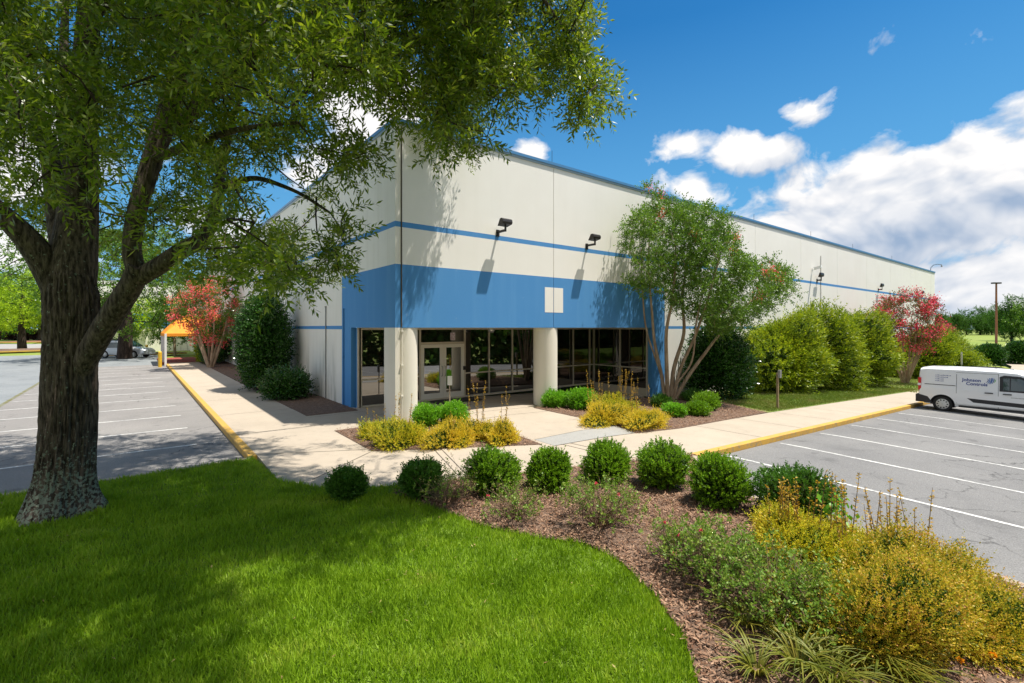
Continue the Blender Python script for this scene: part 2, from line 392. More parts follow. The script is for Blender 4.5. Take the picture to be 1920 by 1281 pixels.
skc = mixc(b, ramp(b, Z, .20, .0, 0, .8), mid, (2.1, 3.5, 5.0))
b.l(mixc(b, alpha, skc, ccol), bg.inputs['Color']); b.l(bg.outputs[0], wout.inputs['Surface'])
sc.view_settings.view_transform = 'Standard'; sc.view_settings.look = 'None'; sc.view_settings.exposure = .52; sc.view_settings.gamma = 1

# ------------------------------------------------------------------ ground
sheet('ground', [(-1500,-1500),(1800,-1500),(1800,1800),(-1500,1800)], -.32, M_field, step=200)
# left car park
sheet('left_parking_lot', [(-9.9,-1.45),(-4.02,-1.45),(-4.02,34.2),(-9.9,34.2)], -.13, M_asphL, step=4)
sheet('drive_aisle', [(-70,-1.45),(-9.9,-1.45),(-9.9,34.2),(-4.02,34.2),(-4.02,58),(-70,62)], -.135, M_aisle, step=8)
g = Geo(); strip(g, [(-9.93,-1.4),(-9.93,34)], .14, -.126, mat('seam_moss', (.13,.12,.03), (.2,.2,.15), 3)); g.build('asphalt_seam')['kind'] = 'structure'
g = Geo()
for k in range(13): strip(g, [(-9.75, 1.27+2.55*k), (-4.75, 1.27+2.55*k)], .10, -.125, M_line)
for k in range(5, 9): strip(g, [(-60, 1.5+4.5*k), (-52, 1.5+4.5*k)], .1, -.13, M_line)
g.build('left_parking_lines')['kind'] = 'structure'
# right car park
RL = [(3.78,-7.3),(26,-7.3),(27.5,-7.6),(60,-10),(60,-24),(-1,-24),(1.2,-16),(1.75,-13),(2.2,-11.5),(2.2,-9.3),(2.6,-8.2)]
sheet('right_parking_lot', RL, -.13, M_asph, step=3)
g = Geo()
for k in range(14):
    x = 4.86+2.655*k
    if k == 7 or k > 6: y1 = -12.6
    else: y1 = -12.6
    strip(g, [(x,-7.45),(x,y1)], .10, -.125, M_line)
    strip(g, [(x,y1-.75),(x,y1-6)], .10, -.125, M_line)
g.build('right_parking_lines')['kind'] = 'structure'
# kerbs
kerb('left_yellow_kerb', [(-3.94,-1.4),(-3.94,33)], .17, .012, -.2, M_yel)
kerb('left_lot_front_kerb', [(-60,-1.5),(-4.0,-1.5)], .16, .0, -.2, M_kerbc)
kerb('right_yellow_kerb', [(3.78,-7.2),(26,-7.2)], .18, .012, -.2, M_yel)
kerb('bed_kerb', [(3.72,-7.26),(3.0,-7.6),(2.5,-8.2),(2.2,-9.2),(2.15,-10.5),(2.15,-11.6),(1.95,-12.6),(1.55,-14),(1.0,-16)], .17, .0, -.2, M_kerbc)
# walks
sheet('walkway', [(-3.86,-1.4),(-3.9,-3.5),(-3.4,-4.4),(-2.6,-5.0),(-1.0,-5.62),(3.78,-7.2),(3.86,-7.12),(26,-7.12),(31,-7.6),(31,-5.4),(12.2,-5.06),(6.4,-5.15),(5.2,-4.8),(5.3,.4),(12.24,.4),(12.24,3.5),(.1,3.5),(.1,4.6),(-1.7,4.6),(-1.72,9),(-1.8,34),(-3.86,34)], 0, M_conc, skirt=.25, step=3)
sheet('front_step_slab', [(1.9,-4.0),(5.05,-3.9),(4.7,-4.95),(1.86,-4.75)], .004, M_conc2, step=5)
g = Geo()
for a in ([(-3.85,1.2),(-1.7,1.2)],[(-3.85,-1.3),(-1.72,-2.4)],[(-3.85,4.7),(-1.7,4.7)],[(-3.85,8.5),(-1.75,8.5)],[(-3.85,14),(-1.75,14)],[(-3.85,20),(-1.75,20)],[(-3.85,26.),(-1.75,26)],
          [(-1.75,-2.6),(-3.4,-3.9)],[(-.55,-3.3),(-1.2,-5.5)],[(-.4,-3.37),(-1.05,-5.55)],[(2.1,-4.75),(2.25,-6.65)],[(2.35,-4.78),(2.5,-6.7)],[(1.9,-4.0),(5.05,-3.9)],[(1.86,-4.77),(4.7,-4.97)],
          [(7.2,-5.1),(7.2,-7.1)],[(9.8,-5.1),(9.8,-7.1)],[(12.5,-5.1),(12.5,-7.1)],[(15.2,-5.15),(15.2,-7.1)],[(18,-5.15),(18,-7.1)],[(21,-5.2),(21,-7.1)],[(24,-5.2),(24,-7.1)],
          [(1.85,-.9),(5.2,-.9)],[(-.2,.1),(5.2,.1)],[(5.2,.2),(12.2,.2)],[(-1.7,2.6),(.1,2.6)],[(.1,1.7),(12,1.7)]):
    strip(g, a, .018, .006, M_joint)
g.build('walkway_joints')['kind'] = 'structure'
# beds
M_redpav = mat('red_pavers', (.33, .075, .055), (.25, .06, .045), 4, fine=.2, fs=30)
sheet('red_paving', [(-4.3,34.2),(0,34.2),(0,42),(-4.3,42)], .0, M_redpav, skirt=.2)
bedA = [(-1.7,.13),(-1.74,-2.6),(1.70,-4.5),(1.84,-3.6),(1.83,-.95),(1.0,-.1),(-.05,.15)]
bedB = [(5.22,-.1),(5.1,-3.9),(4.62,-5.0),(6.35,-5.2),(9.5,-5.1),(12.2,-5.0),(13.6,-2.2),(14.5,0),(12.3,0),(12.3,-.1)]
bedL = [(-1.68,2.9),(-1.7,9),(-1.75,33.5),(0,33.5),(0,4.6),(-.02,2.9)]
bedF = [P(735,925),P(790,912),(-1.0,-5.66),(3.7,-7.22),(2.45,-8.15),(2.08,-9.2),(2.06,-11.6),(1.85,-12.6),(1.45,-14),(0,-14.6),(-2.5,-13.5),P(1325,1330),P(1310,1281),P(1280,1190),P(1230,1120),P(1165,1055),P(1100,1020),P(1000,1008),P(900,985),P(830,958)]
sheet('mulch_bed_entrance', bedA, .012, M_mulch, step=.5, mound=.03, skirt=.1)
sheet('mulch_bed_tree', bedB, .012, M_mulch, step=.5, mound=.03, skirt=.3)
sheet('mulch_bed_wall', bedL, .012, M_mulch, step=1., mound=.02, skirt=.3)
sheet('mulch_bed_front', bedF, .012, M_mulch, step=.4, mound=.04, skirt=.3)
lawnpoly = [(-3.95,-1.58),(-45,-1.58),(-45,-24),(0,-24),(0,-14.6),(-2.5,-13.5),P(1325,1330),P(1310,1281),P(1280,1190),P(1230,1120),P(1165,1055),P(1100,1020),P(1000,1008),P(900,985),P(830,958),P(735,925),P(790,912),(-1.0,-5.6),(-2.6,-5.0),(-3.4,-4.4),(-3.9,-3.5)]
sheet('lawn', lawnpoly, -.012, M_soil, step=1.5, skirt=.2)
stripp = [(12.2,-5.04),(31,-5.38),(31,-9),(60,-9),(63,4),(62.9,0),(14.5,0),(13.6,-2.2)]
M_soil2 = mat('grass_ground_dry', (.13, .19, .03), (.20, .17, .07), .8, rough=.95, fine=.3, fs=25, lo=.45, hi=.75)
sheet('side_lawn', [(12.2,-5.04),(31,-5.38),(31,-7.5),(27.5,-7.5),(60,-9.8),(75,-9),(75,6),(62.9,6),(62.9,0),(14.5,0),(13.6,-2.2)], .004, M_soil2, step=3, skirt=.3)

def scatter(poly, dens, rg):
    xs = np.array([p[0] for p in poly]); ys = np.array([p[1] for p in poly]); A = (xs.max()-xs.min())*(ys.max()-ys.min()); n = int(A*dens)
    x = rg.uniform(xs.min(), xs.max(), n); y = rg.uniform(ys.min(), ys.max(), n); k = inpoly(x, y, poly); return x[k], y[k]
# lawn blades, dense near the camera
M_gr = leafmat('grass_blades', [(.10, .19, .006), (.19, .33, .010), (.27, .42, .018), (.40, .48, .06)], trans=.35, rough=.55, big=.6, bscale=1.3)
x, y = scatter([q for q in lawnpoly if q[0] > -40], 1500, rng)
def grass(x, y, L0, L1, wd_, m, name, kind='stuff', off=0.):
    z = gz(x, y)+off; n = len(x)
    D = np.stack([rng.normal(0, .42, n), rng.normal(0, .42, n), np.ones(n)], 1); cl = np.sin(x*5+np.sin(y*4)*2)*np.sin(y*6+1.3*np.sin(x*3))
    L = rng.uniform(L0, L1, n)*(1+.25*cl); g = Geo(); g.leaves(np.stack([x, y, z-.012], 1), D, L, wd_, m)
    o = g.build(name); o['kind'] = kind; return o
xs = []; ys = []
for dens, dmin, dmax in ((5200, 3.2, 5.5), (3300, 5.5, 8.), (2100, 8., 13.)):
    box = [(-17,-13.5),(-17,-1.5),(4,-1.5),(4,-13.5)]
    x, y = scatter(box, dens, rng); q = np.stack([x, y], 1)-CAM[:2]; d = q@FW; u = 960+F*(q@RT)/np.maximum(d, .1)
    k = (d > dmin) & (d < dmax) & (u > -60) & (u < 1500); x = x[k]; y = y[k]; k = inpoly(x, y, lawnpoly); xs.append(x[k]); ys.append(y[k])
x = np.concatenate(xs); y = np.concatenate(ys)
tx, ty = scatter([(-14,-1.9),(-4.2,-1.9),(-3.4,-4.8),(-2.4,-6.2),(-2.4,-9),(-2.8,-12.5),(-14,-12.5)], 4., rng)
x = np.concatenate([x, np.repeat(tx, 26)+rng.normal(0, .035, len(tx)*26)]); y = np.concatenate([y, np.repeat(ty, 26)+rng.normal(0, .035, len(ty)*26)])
k = np.hypot(x-W(115,960,7.35)[0], y-W(115,960,7.35)[1]) > .5
tag(grass(x[k], y[k], .05, .125, .011, M_gr, 'lawn_grass', off=-.012), 'dense bright green lawn grass in the foreground', 'grass')
M_gr2 = leafmat('dry_grass_blades', [(.10, .17, .02), (.18, .24, .04), (.28, .24, .10)], trans=.3, big=.6, bscale=.8)
x, y = scatter([(12.4,-5.0),(31,-5.3),(31,-2),(14.5,-.5),(13.6,-2.2)], 700, rng); 
x2, y2 = scatter([(27.5,-7.4),(50,-9),(50,-1),(31,-1)], 160, rng)
tag(grass(np.concatenate([x, x2]), np.concatenate([y, y2]), .06, .12, .022, M_gr2, 'side_grass'), 'patchy green and straw grass strip between the walk and the tall hedge bushes', 'grass')
x, y = scatter([(-14,-1.7),(-3.9,-1.7),(-3.3,-4.4),(1,-6),(1.5,-13),(-14,-13)], 2.6, rng); g = Geo()
g.leaves(np.stack([x, y, gz(x, y)+.05], 1), np.stack([rng.normal(size=len(x)), rng.normal(size=len(x)), rng.normal(0, .2, len(x))], 1), .05, .018, leafmat('fallen_oak_leaves', [(.22,.13,.05),(.36,.26,.10),(.30,.30,.08)], .1), sd=np.tile([[0, .3, 1.]], (len(x), 1)))
tag(g.build('fallen_leaves'), 'scattered fallen willow oak leaves on the lawn', 'fallen leaves', kind='stuff')
# bark chips
cx = []; 
for poly, dn in ((bedF, 1600), (bedA, 500), (bedB, 450), (bedL, 60)):
    x, y = scatter(poly, dn, rng); cx.append(np.stack([x, y, gz(x, y)+.03+rng.uniform(0, .03, len(x))], 1))
cx = np.concatenate(cx); D = rng.normal(size=(len(cx), 3)); D[:, 2] *= .35
g = Geo(); g.leaves(cx, D, rng.uniform(.03, .085, len(cx)), rng.uniform(.008, .022, len(cx)), M_chip, sd=np.tile([[0, 0, 1.]], (len(cx), 1))+rng.normal(0, .3, (len(cx), 3)))
tag(g.build('bark_chips'), 'loose reddish brown bark chips over the planting beds', 'bark chips', kind='stuff')

# ------------------------------------------------------------------ building
bld = empty('warehouse_building', (0, 0, 0), 'long low white concrete warehouse with blue bands and a recessed corner entrance', 'building')
ZB = [-2.9, 2.74, 2.87, 4.66, 5.75, 5.91, 8.80]
def panel(g, x0, x1, z0, fn, ax, th=.2, side=1):
    """precast panel; ax 0: facade along x at y=0, ax 1: along y at x=0"""
    zs = [z0]+[z for z in ZB if z > z0+.001]
    if z0 < 2.8 and False: pass
    def pt(a, d, z): return (a, d, z) if ax == 0 else (d, a, z)
    for a, c in zip(zs[:-1], zs[1:]):
        m = fn((x0+x1)/2, (a+c)/2)
        g.quads([pt(x0,0,a),pt(x1,0,a),pt(x1,0,c),pt(x0,0,c)], [(0,1,2,3)], m)
        g.quads([pt(x0,0,a),pt(x0,th,a),pt(x0,th,c),pt(x0,0,c)], [(0,1,2,3)], m)
        g.quads([pt(x1,0,a),pt(x1,th,a),pt(x1,th,c),pt(x1,0,c)], [(0,1,2,3)], m)
    g.quads([pt(x0,0,z0),pt(x1,0,z0),pt(x1,th,z0),pt(x0,th,z0)], [(0,1,2,3)], fn((x0+x1)/2, z0+.1))
    g.quads([pt(x0,th,zs[0]),pt(x1,th,zs[0]),pt(x1,th,zs[-1]),pt(x0,th,zs[-1])], [(0,1,2,3)], fn((x0+x1)/2, z0+.1))
def fnR(x, z):
    if 5.75 < z < 5.91: return M_blue
    if x < 13.2 and z < 4.66: return M_blue
    if 2.74 < z < 2.87: return M_blue
    return M_wall
def fnL(x, z):
    if 5.75 < z < 5.91: return M_blue
    if x < 4.57 and z < 4.66: return M_blue if z > 2.75 or x > 3. else M_wall
    if 2.74 < z < 2.87: return M_blue
    return M_wallL
gR = Geo(); gap = .012
ZB2 = ZB
def pan(x0, x1, z0): panel(gR, x0+gap, x1-gap, z0, fnR, 0)
ZB = [2.8, 4.66, 5.75, 5.91, 8.80]; pan(.18, 6.27, 2.8); pan(6.27, 12.24, 2.8)
ZB = [-2.9, 4.66, 5.75, 5.91, 8.80]; panel(gR, 12.24, 13.2, -2.9, fnR, 0); 
ZB = ZB2
js = [13.2, 15.7, 21.9, 28.1, 34.4, 40.8, 47.1, 53.6, 62.9]
for a, c in zip(js[:-1], js[1:]): pan(a, c, -2.9)
gR.build('wall', bld)
gR = Geo()
ZB = [2.8, 4.66, 5.75, 5.91, 8.80]; panel(gR, 0, 3.63, 2.8, fnL, 1, .17)
ZB = [-.3, 2.8, 4.66, 5.75, 5.91, 8.80]; panel(gR, 3.63, 4.56, -.3, fnL, 1, .17)
g_ = Geo(); g_.box((0, 0.0, -.2), (.17, .79, 2.798), M_colm); g_.build('corner_pier', bld)
ZB = ZB2
ks = [4.56, 10.8, 17, 23.2, 29.4, 35.6, 41.8, 48, 54.2, 60.4, 72]
for a, c in zip(ks[:-1], ks[1:]): panel(gR, a+gap, c-gap, -.4, fnL, 1)
gR.build('wall', bld)
g = Geo(); g.box((.23,.22,2.86),(12.2,.3,8.6),M_dark); g.box((13.0,.215,-2.9),(62.8,.3,8.6),M_dark); g.box((.215,4.7,-.3),(.3,72,8.6),M_dark); g.build('wall_backing', bld)
g = Geo(); g.box((.2,.3,8.3),(62.8,72,8.4),mat('roof_membrane',(.35,.35,.34))); g.box((62.7,.2,-2.9),(62.9,72,8.8),M_wall); g.build('roof', bld)
g = Geo(); g.box((-.06,-.06,8.80),(62.96,.26,8.90),M_cop); g.box((-.04,-.035,8.72),(62.93,-.002,8.80),mat('coping_under_trim',(.28,.36,.42),rough=.4)); g.box((-.06,.26,8.80),(.26,72,8.90),M_cop); g.box((-.035,-.002,8.72),(-.002,72,8.80),MATS['coping_under_trim']); g.build('roof_coping', bld)  # grey-blue trim strip in its own colour below the coping
g = Geo(); g.box((.21,.21,2.79),(12.2,3.6,2.85),M_soff); g.build('soffit', bld)
# bare cream patch where a sign used to be
g = Geo(); x0 = (3.40+14.07*((1021.5-960)/907))/(.788-.616*(1021.5-960)/907); x1 = (3.40+14.07*((1055.5-960)/907))/(.788-.616*(1055.5-960)/907)
g.box((x0,-.004,3.36),(6.27-.014,.01,4.28),M_wall); g.box((6.27+.014,-.004,3.36),(x1,.01,4.28),M_wall); o = g.build('painted_patch', bld)
o['label'] = 'bare cream square left on the blue band'
for (cx_, cy_) in ((.44,.46),(6.27,.46)):
    g = Geo(); g.tube([(cx_,cy_,-.3),(cx_,cy_,1.),(cx_,cy_,2.795)], .455, M_colm, 48); g.build('round_column', bld)
# storefront: mullions and panes
gf = Geo(); yw = 3.45
def mull(x, w=.055): gf.box((x-w/2, yw-.05, 0), (x+w/2, yw+.06, 2.79), M_frame)
xs_ = [.24, 2.2, 4.53+.03, 5.77, 7.01, 8.26, 9.5, 10.75, 11.9]
for x in xs_: mull(x)
mull(.24, .14); mull(12.24, .12); mull(2.56, .06)
for (a, c, z0, z1) in ((.18,12.24,2.72,2.79),(.18,12.24,-.02,.06)): gf.box((a,yw-.047,z0),(c,yw+.057,z1),M_frame)
for (a, c) in ((.27,2.56),(4.53,12.2)): gf.box((a,yw-.044,.93),(c,yw+.05,.985),M_frame)
gf.box((2.56,yw-.06,2.16),(4.56,yw+.06,2.24),M_frame)
for y in (.25, 1.78): gf.box((12.24-.05, y-.03, -.3), (12.24+.05, y+.03, 2.79), M_frame)
gf.box((12.20,.28,.93),(12.28,3.4,.985),M_frame); gf.box((12.20,.28,2.72),(12.28,3.4,2.79),M_frame); gf.box((12.20,.28,-.3),(12.28,3.4,.06),M_frame)
gf.build('window_frame', bld)
g = Geo(); g.box((.172,3.50,-.1),(.27,3.70,2.79),M_blue); g.box((.3,3.9,-.1),(12.1,4.0,2.79),M_dark); g.build('inner_wall', bld)
def pane(x0, x1, z0, z1, m=M_glass):
    g = Geo(); g.box((x0,yw-.004,z0),(x1,yw+.004,z1),m); g.build('window_pane', bld)
bb = [.27]+[2.2, 2.56]; 
pane(.27,2.17,.985,2.72); pane(.27,2.17,.06,.93); pane(2.23,2.53,.985,2.72); pane(2.23,2.53,.06,.93); pane(2.59,4.5,2.24,2.72)
pp = [4.56,5.77,7.01,8.26,9.5,10.75,11.9,12.2]
for a, c in zip(pp[:-1], pp[1:]): pane(a+.028,c-.028,.985,2.72); pane(a+.028,c-.028,.06,.93)
for a, c in ((.28,1.75),(1.81,3.4)):
    for z0, z1 in ((.06,.93),(.985,2.72)):
        g = Geo(); g.box((12.236,a,z0),(12.244,c,z1),M_glass); g.build('window_pane', bld)
for a, c, hx in ((2.6,3.555,3.49),(3.565,4.52,3.63)):
    g = Geo(); m = mat('door_frame_metal', (.78,.74,.66), rough=.45)
    g.box((a,yw-.045,.02),(a+.13,yw+.04,2.15),m); g.box((c-.13,yw-.045,.02),(c,yw+.04,2.15),m); g.box((a+.13,yw-.044,.02),(c-.13,yw+.039,.26),m); g.box((a+.13,yw-.044,2.02),(c-.13,yw+.039,2.15),m)
    d = g.build('door', bld)
    g = Geo(); g.box((a+.13,yw-.004,.26),(c-.13,yw+.004,2.02),M_glassd); g.build('door_pane', d)
    g = Geo(); g.tube([(hx,yw-.045,.9),(hx,yw-.11,.93),(hx,yw-.11,1.27),(hx,yw-.045,1.3)], .014, M_grey, 8); g.build('handle', d)
g = Geo(); x=3.9; g.box((x,yw-.012,2.3),(x+.22,yw-.006,2.6),mat('notice_paper',(.7,.66,.7),(.45,.3,.4),14)); g.build('notice', bld)
g = Geo(); g.box((4.47,yw-.1,1.1),(4.56,yw-.052,1.25),M_bronze); g.build('key_box', bld)
# conduits fixed to the walls
def conduit(pts, r, m, lab=None, clamps=()):
    g = Geo(); g.tube(pts, r, m, 8)
    for c in clamps: g.obox(c, (.035,0,0), (0,.035,0), (0,0,.02), m)
    o = g.build('conduit', bld); 
    if lab: o['label'] = lab
conduit([(-.03,6.37,0),(-.03,6.37,1.5),(-.03,6.37,3.6)], .02, M_grey, 'grey conduit up the cream wall', [(-.03,6.37,3.62)])
conduit([(-.03,4.33,0),(-.03,4.33,1.5),(-.03,4.33,3.45)], .022, M_blue, 'blue painted conduit beside the entrance', [(-.03,4.33,1.75),(-.03,4.33,3.47)])
conduit([(.2,-.025,0.02),(.2,-.025,1.3),(.2,-.025,2.78)], .016, M_colm, 'cream conduit down the corner pier', [(.2,-.025,.8),(.2,-.025,1.7),(.2,-.025,2.7)])
conduit([(.195,-.012,2.82),(.195,-.012,5),(.195,-.012,8.7)], .018, mat('joint_sealant',(.12,.10,.08)), 'dark sealed joint up the building corner')
conduit([(31.3,-.03,-1.),(31.3,-.03,3),(31.3,-.03,7.75)], .018, M_grey, 'thin conduit up the far part of the white wall')
conduit([(6.3,.12,8.9),(6.3,.12,9.1),(6.3,.12,9.4)], .008, M_bronze)
for x in (12, 22, 30, 38, 48): conduit([(x,.12,8.9),(x,.12,9.05),(x,.12,9.3)], .01, M_bronze)
# far wing behind the orange canopy
ww = empty('far_wing_building', (-7, 66, 0), 'cream wing with a blue upper band behind the orange canopy', 'building')
def rel(g, root):
    for i in range(len(g.v)): g.v[i] = g.v[i]-np.array(root.location)
    return g
g = Geo(); ZB = [-.4, 2.8, 4.66, 5.75, 5.91, 8.8]
def fnW(x, z): return M_blue if (2.8 < z < 4.66 or 5.75 < z < 5.91) else M_wallL
zs = ZB
for a, c in zip(zs[:-1], zs[1:]): g.quads([(-11,66,a),(0,66,a),(0,66,c),(-11,66,c)], [(0,1,2,3)], fnW(0,(a+c)/2)); g.quads([(-11,66,a),(-11,90,a),(-11,90,c),(-11,66,c)], [(0,1,2,3)], fnW(0,(a+c)/2))
rel(g, ww).build('wall', ww)
g = Geo(); g.box((-11.05,65.95,8.8),(0,90,8.9),M_cop); rel(g, ww).build('roof_coping', ww)
g = Geo(); g.box((-.05,44.5,-.1),(-.003,47,2.8),mat('salmon_paint',(.75,.25,.12))); g.box((-.06,42.4,-.1),(-.004,44.1,2.4),M_bronze); g.build('side_door_surround', bld)

# floodlights
def flood(x, big=1., lab=''):
    r = empty('wall_floodlight', (x, 0, 6.0), lab, 'floodlight', 'floodlights on the sunlit facade')
    g = Geo(); g.box((-.06,-.035,-.13),(.06,.0,.1),M_bronze); g.build('mounting_plate', r)
    g = Geo(); g.obox((.0,-.24,.02), (.03,0,0), (0,.21,.0), (0,0,.035), M_bronze); g.tube([(0,-.44,-.02),(0,-.44,.1),(0,-.44,.2)], .035, M_bronze, 8); g.build('arm', r)
    g = Geo(); w = .20
    pr = [(-.27,.17),(-.54,.22),(-.57,.28),(-.55,.36),(-.49,.40),(-.40,.39)]
    V = [[(s*w, y_, z_) for y_, z_ in pr+[pr[0]]] for s in (-1, 1)]
    g.grid(V, M_bronze, False)
    for s in (-1, 1):
        g.quads([(s*w,*pr[0]),(s*w,*pr[1]),(s*w,*pr[4]),(s*w,*pr[5])], [(0,1,2,3)], M_bronze); g.quads([(s*w,*pr[1]),(s*w,*pr[2]),(s*w,*pr[3]),(s*w,*pr[4])], [(0,1,2,3)], M_bronze)
    h = g.build('lamp_head', r)
    g = Geo(); g.quads([(-w*.85,-.28,.19),(w*.85,-.28,.19),(w*.85,-.40,.37),(-w*.85,-.40,.37)], [(0,1,2,3)], mat('lens_glass',(.35,.36,.38),rough=.15)); g.v[0][:, 1] += .012; g.build('lens', h)
    return r
f0 = flood(3.69, 1, 'dark bronze floodlight nearest the building corner')
for x, l in ((8.03,'dark bronze floodlight above the bare cream square\'s right side, left of the crepe myrtle'),(30.7,'floodlight below the small white camera on the far wall'),(43.7,'floodlight just left of the red crepe myrtle top'),(56.7,'farthest floodlight near the end of the white wall')):
    c = copy_tree(f0); c.location.x = x; c['label'] = l
    if x > 20: c.scale = (1.35, .62, 1.3)
c0 = empty('security_camera', (29.9,0,6.7), 'small white camera high on the far white wall', 'camera')
g = Geo(); g.box((-.05,-.03,-.1),(.05,0,.1),M_white); g.tube([(0,-.03,0),(0,-.15,-.02),(0,-.25,.05)],.025,M_white,8); g.build('bracket', c0)
g = Geo(); g.obox((0,-.35,.1),(.07,0,0),(0,.22,-.05),(0,.02,.08),M_white); g.build('housing', c0)
c0 = empty('dome_camera', (5.3,2.6,2.79), 'round silver dome hanging under the entrance soffit', 'camera')
g = Geo(); a = np.linspace(0, 2*np.pi, 17)[:-1]; V = [[(rr*math.cos(t), rr*math.sin(t), zz) for t in a] for rr, zz in ((.13,0),(.15,-.04),(.14,-.1),(.1,-.17),(.02,-.2))]; g.grid(V, mat('dome_silver',(.5,.5,.5),rough=.25,metal=.6), True, True); g.build('dome', c0)
g = Geo(); V = [[(rr*math.cos(t), rr*math.sin(t), zz) for t in a] for rr, zz in ((.17,0.002),(.17,-.02),(.13,-.02))]; g.grid(V, M_white, False, True); g.build('trim_ring', c0)
c0 = empty('roof_light', (61.6,.1,8.88), 'small gooseneck lamp arching from the far roof edge', 'lamp')
g = Geo(); g.tube([(0,0,0),(0,-.05,.5),(.1,-.3,.85),(.3,-.7,.95),(.5,-1.1,.85)],.035,M_bronze,6); g.build('arm', c0)
g = Geo(); g.tube([(.5,-1.1,.9),(.5,-1.12,.75),(.5,-1.15,.55)],[.04,.07,.13],M_grey,8); g.build('lamp_head', c0)
c0.scale = (.75, .75, .75)
g = Geo(); g.box((2.75,2.35,.004),(4.75,3.25,.018),mat('doormat',(.03,.03,.03),(.05,.045,.04),20)); tag(g.build('doormat'), 'black doormat in front of the glass entrance doors', 'doormat')

# ------------------------------------------------------------------ vegetation helpers
def unit(v): return v/(np.linalg.norm(v, axis=-1, keepdims=True)+1e-9)
def sprigs(g, Pn, D, nl, length, L, Wd, m, spread=.8, stem=None, sr=.003, droop=0., start=.1):
    """leafy shoots: every shoot is a short stem with leaves set around it"""
    N = len(Pn); D = unit(D); length = np.broadcast_to(length, (N,))
    A = unit(np.cross(D, rng.normal(size=(N, 3)))); B = np.cross(D, A)
    f = np.linspace(start, 1, nl)[None, :]+rng.uniform(-.04, .04, (N, nl))
    th = rng.uniform(0, 6.28, (N, 1))+np.arange(nl)[None, :]*2.4+rng.normal(0, .3, (N, nl))
    Q = Pn[:, None]+D[:, None]*(f*length[:, None])[..., None]; Q[..., 2] -= droop*f**2*length[:, None]
    rad = np.cos(th)[..., None]*A[:, None]+np.sin(th)[..., None]*B[:, None]
    dr = D[:, None]*(1-.4*spread)+rad*spread*(1.1-.6*f[..., None]); dr[..., 2] -= droop*.8*f
    Q = Q.reshape(-1, 3); dr = dr.reshape(-1, 3)
    g.leaves(Q, dr, L*rng.uniform(.7, 1.25, len(Q)), Wd*rng.uniform(.75, 1.2, len(Q)), m)
    if stem is not None:
        e = Pn+D*length[:, None]; e[:, 2] -= droop*length
        g.leaves(Pn, e-Pn, np.linalg.norm(e-Pn, axis=1), sr*2, stem); 
def shellpts(N, c, r, lobes=5, amp=.12, lo=.82, zmin=-.35, rg=rng, sh=None):
    c = np.array(c, float); r = np.array(r, float); d = unit(rg.normal(size=(int(N*2.2), 3))); d = d[d[:, 2] > zmin][:N]
    k, ph = sh or (rg.normal(size=(lobes, 3))*2.4, rg.uniform(0, 6.28, lobes)); s = np.clip(1+amp*np.mean(np.sin(d@k.T+ph), axis=1)*2.0, .74, 1.5)
    rr = s*(lo+(1-lo)*rg.uniform(0, 1, len(d))**.6)
    return c+d*r*rr[:, None], unit(d/r)
def core(g, c, r, m, k=.78, zmin=-.5):
    c = np.array(c, float); V = []; k = k*.80
    for i in range(9):
        ph = -math.asin(-zmin)+ (math.pi/2+math.asin(-zmin))*i/8
        V.append([c+np.array(r)*k*(1+.13*math.sin(3*t+4*ph)+.08*math.sin(7*t+ph*3))*np.array([math.cos(ph)*math.cos(t), math.cos(ph)*math.sin(t), math.sin(ph)]) for t in np.arange(14)*2*math.pi/14])
    g.grid(V, m, True, True)
M_core = mat('twig_mass', (.022, .030, .008), (.04, .035, .015), 14, rough=1., spec=.0)  # lumpy green-brown core standing for the shrub's twig mass
# leaf materials
L_oak = leafmat('oak_leaves', [(.05, .09, .008), (.10, .17, .010), (.20, .28, .018), (.38, .42, .05)], .5, .38, .55, .35, .5)
L_box = leafmat('boxwood_leaves', [(.06, .15, .006), (.15, .31, .012), (.29, .48, .028)], .3, .4)
L_boxd = leafmat('boxwood_leaves_dark', [(.04, .11, .012), (.07, .18, .018), (.12, .27, .035)], .3, .4)
L_boxb = leafmat('young_box_leaves', [(.10, .28, .012), (.17, .42, .02), (.27, .52, .04)], .35, .4)
L_abe = leafmat('abelia_leaves', [(.24, .28, .02), (.60, .50, .035), (.78, .60, .05), (.72, .46, .09)], .35, .45, .35, .3, 2.)
L_abg = leafmat('abelia_green_gold', [(.11, .18, .012), (.36, .40, .02), (.72, .62, .04), (.80, .52, .08)], .35, .45, .35, .4, 2.)
L_abd = leafmat('abelia_bronze', [(.09, .15, .012), (.27, .30, .022), (.56, .46, .035), (.68, .46, .06), (.70, .35, .15)], .35, .45, .35, .3, 3.)
L_spk = leafmat('abelia_spike_leaves', [(.45, .26, .03), (.60, .36, .04), (.35, .30, .04)], .35)
L_liq = leafmat('golden_hedge_leaves', [(.06, .12, .010), (.15, .23, .012), (.32, .40, .016), (.52, .54, .03)], .35, .45, .35, .35, .8)
L_inn = leafmat('older_shaded_inner_leaves', [(.03, .07, .010), (.06, .12, .014), (.10, .16, .02)], .3, .5)  # older, greener inner leaves; also darkened so mound shading is in their colour
L_holly = leafmat('holly_leaves', [(.015, .055, .008), (.035, .11, .012), (.08, .20, .03)], .15, .25, .6)
L_crp = leafmat('crepe_leaves', [(.05, .12, .012), (.11, .22, .02), (.20, .33, .035)], .4, .4, .4, .3, .9)
L_rose = leafmat('rose_leaves', [(.10, .20, .025), (.19, .32, .04), (.33, .38, .07)], .35)
L_roseb = leafmat('dry_rose_leaves', [(.30, .18, .08), (.26, .27, .07), (.42, .28, .13)], .3)
L_red = leafmat('crepe_flowers_red', [(.45, .03, .07), (.78, .05, .15), (.82, .18, .22)], .35, .5, .2, .3, 3)
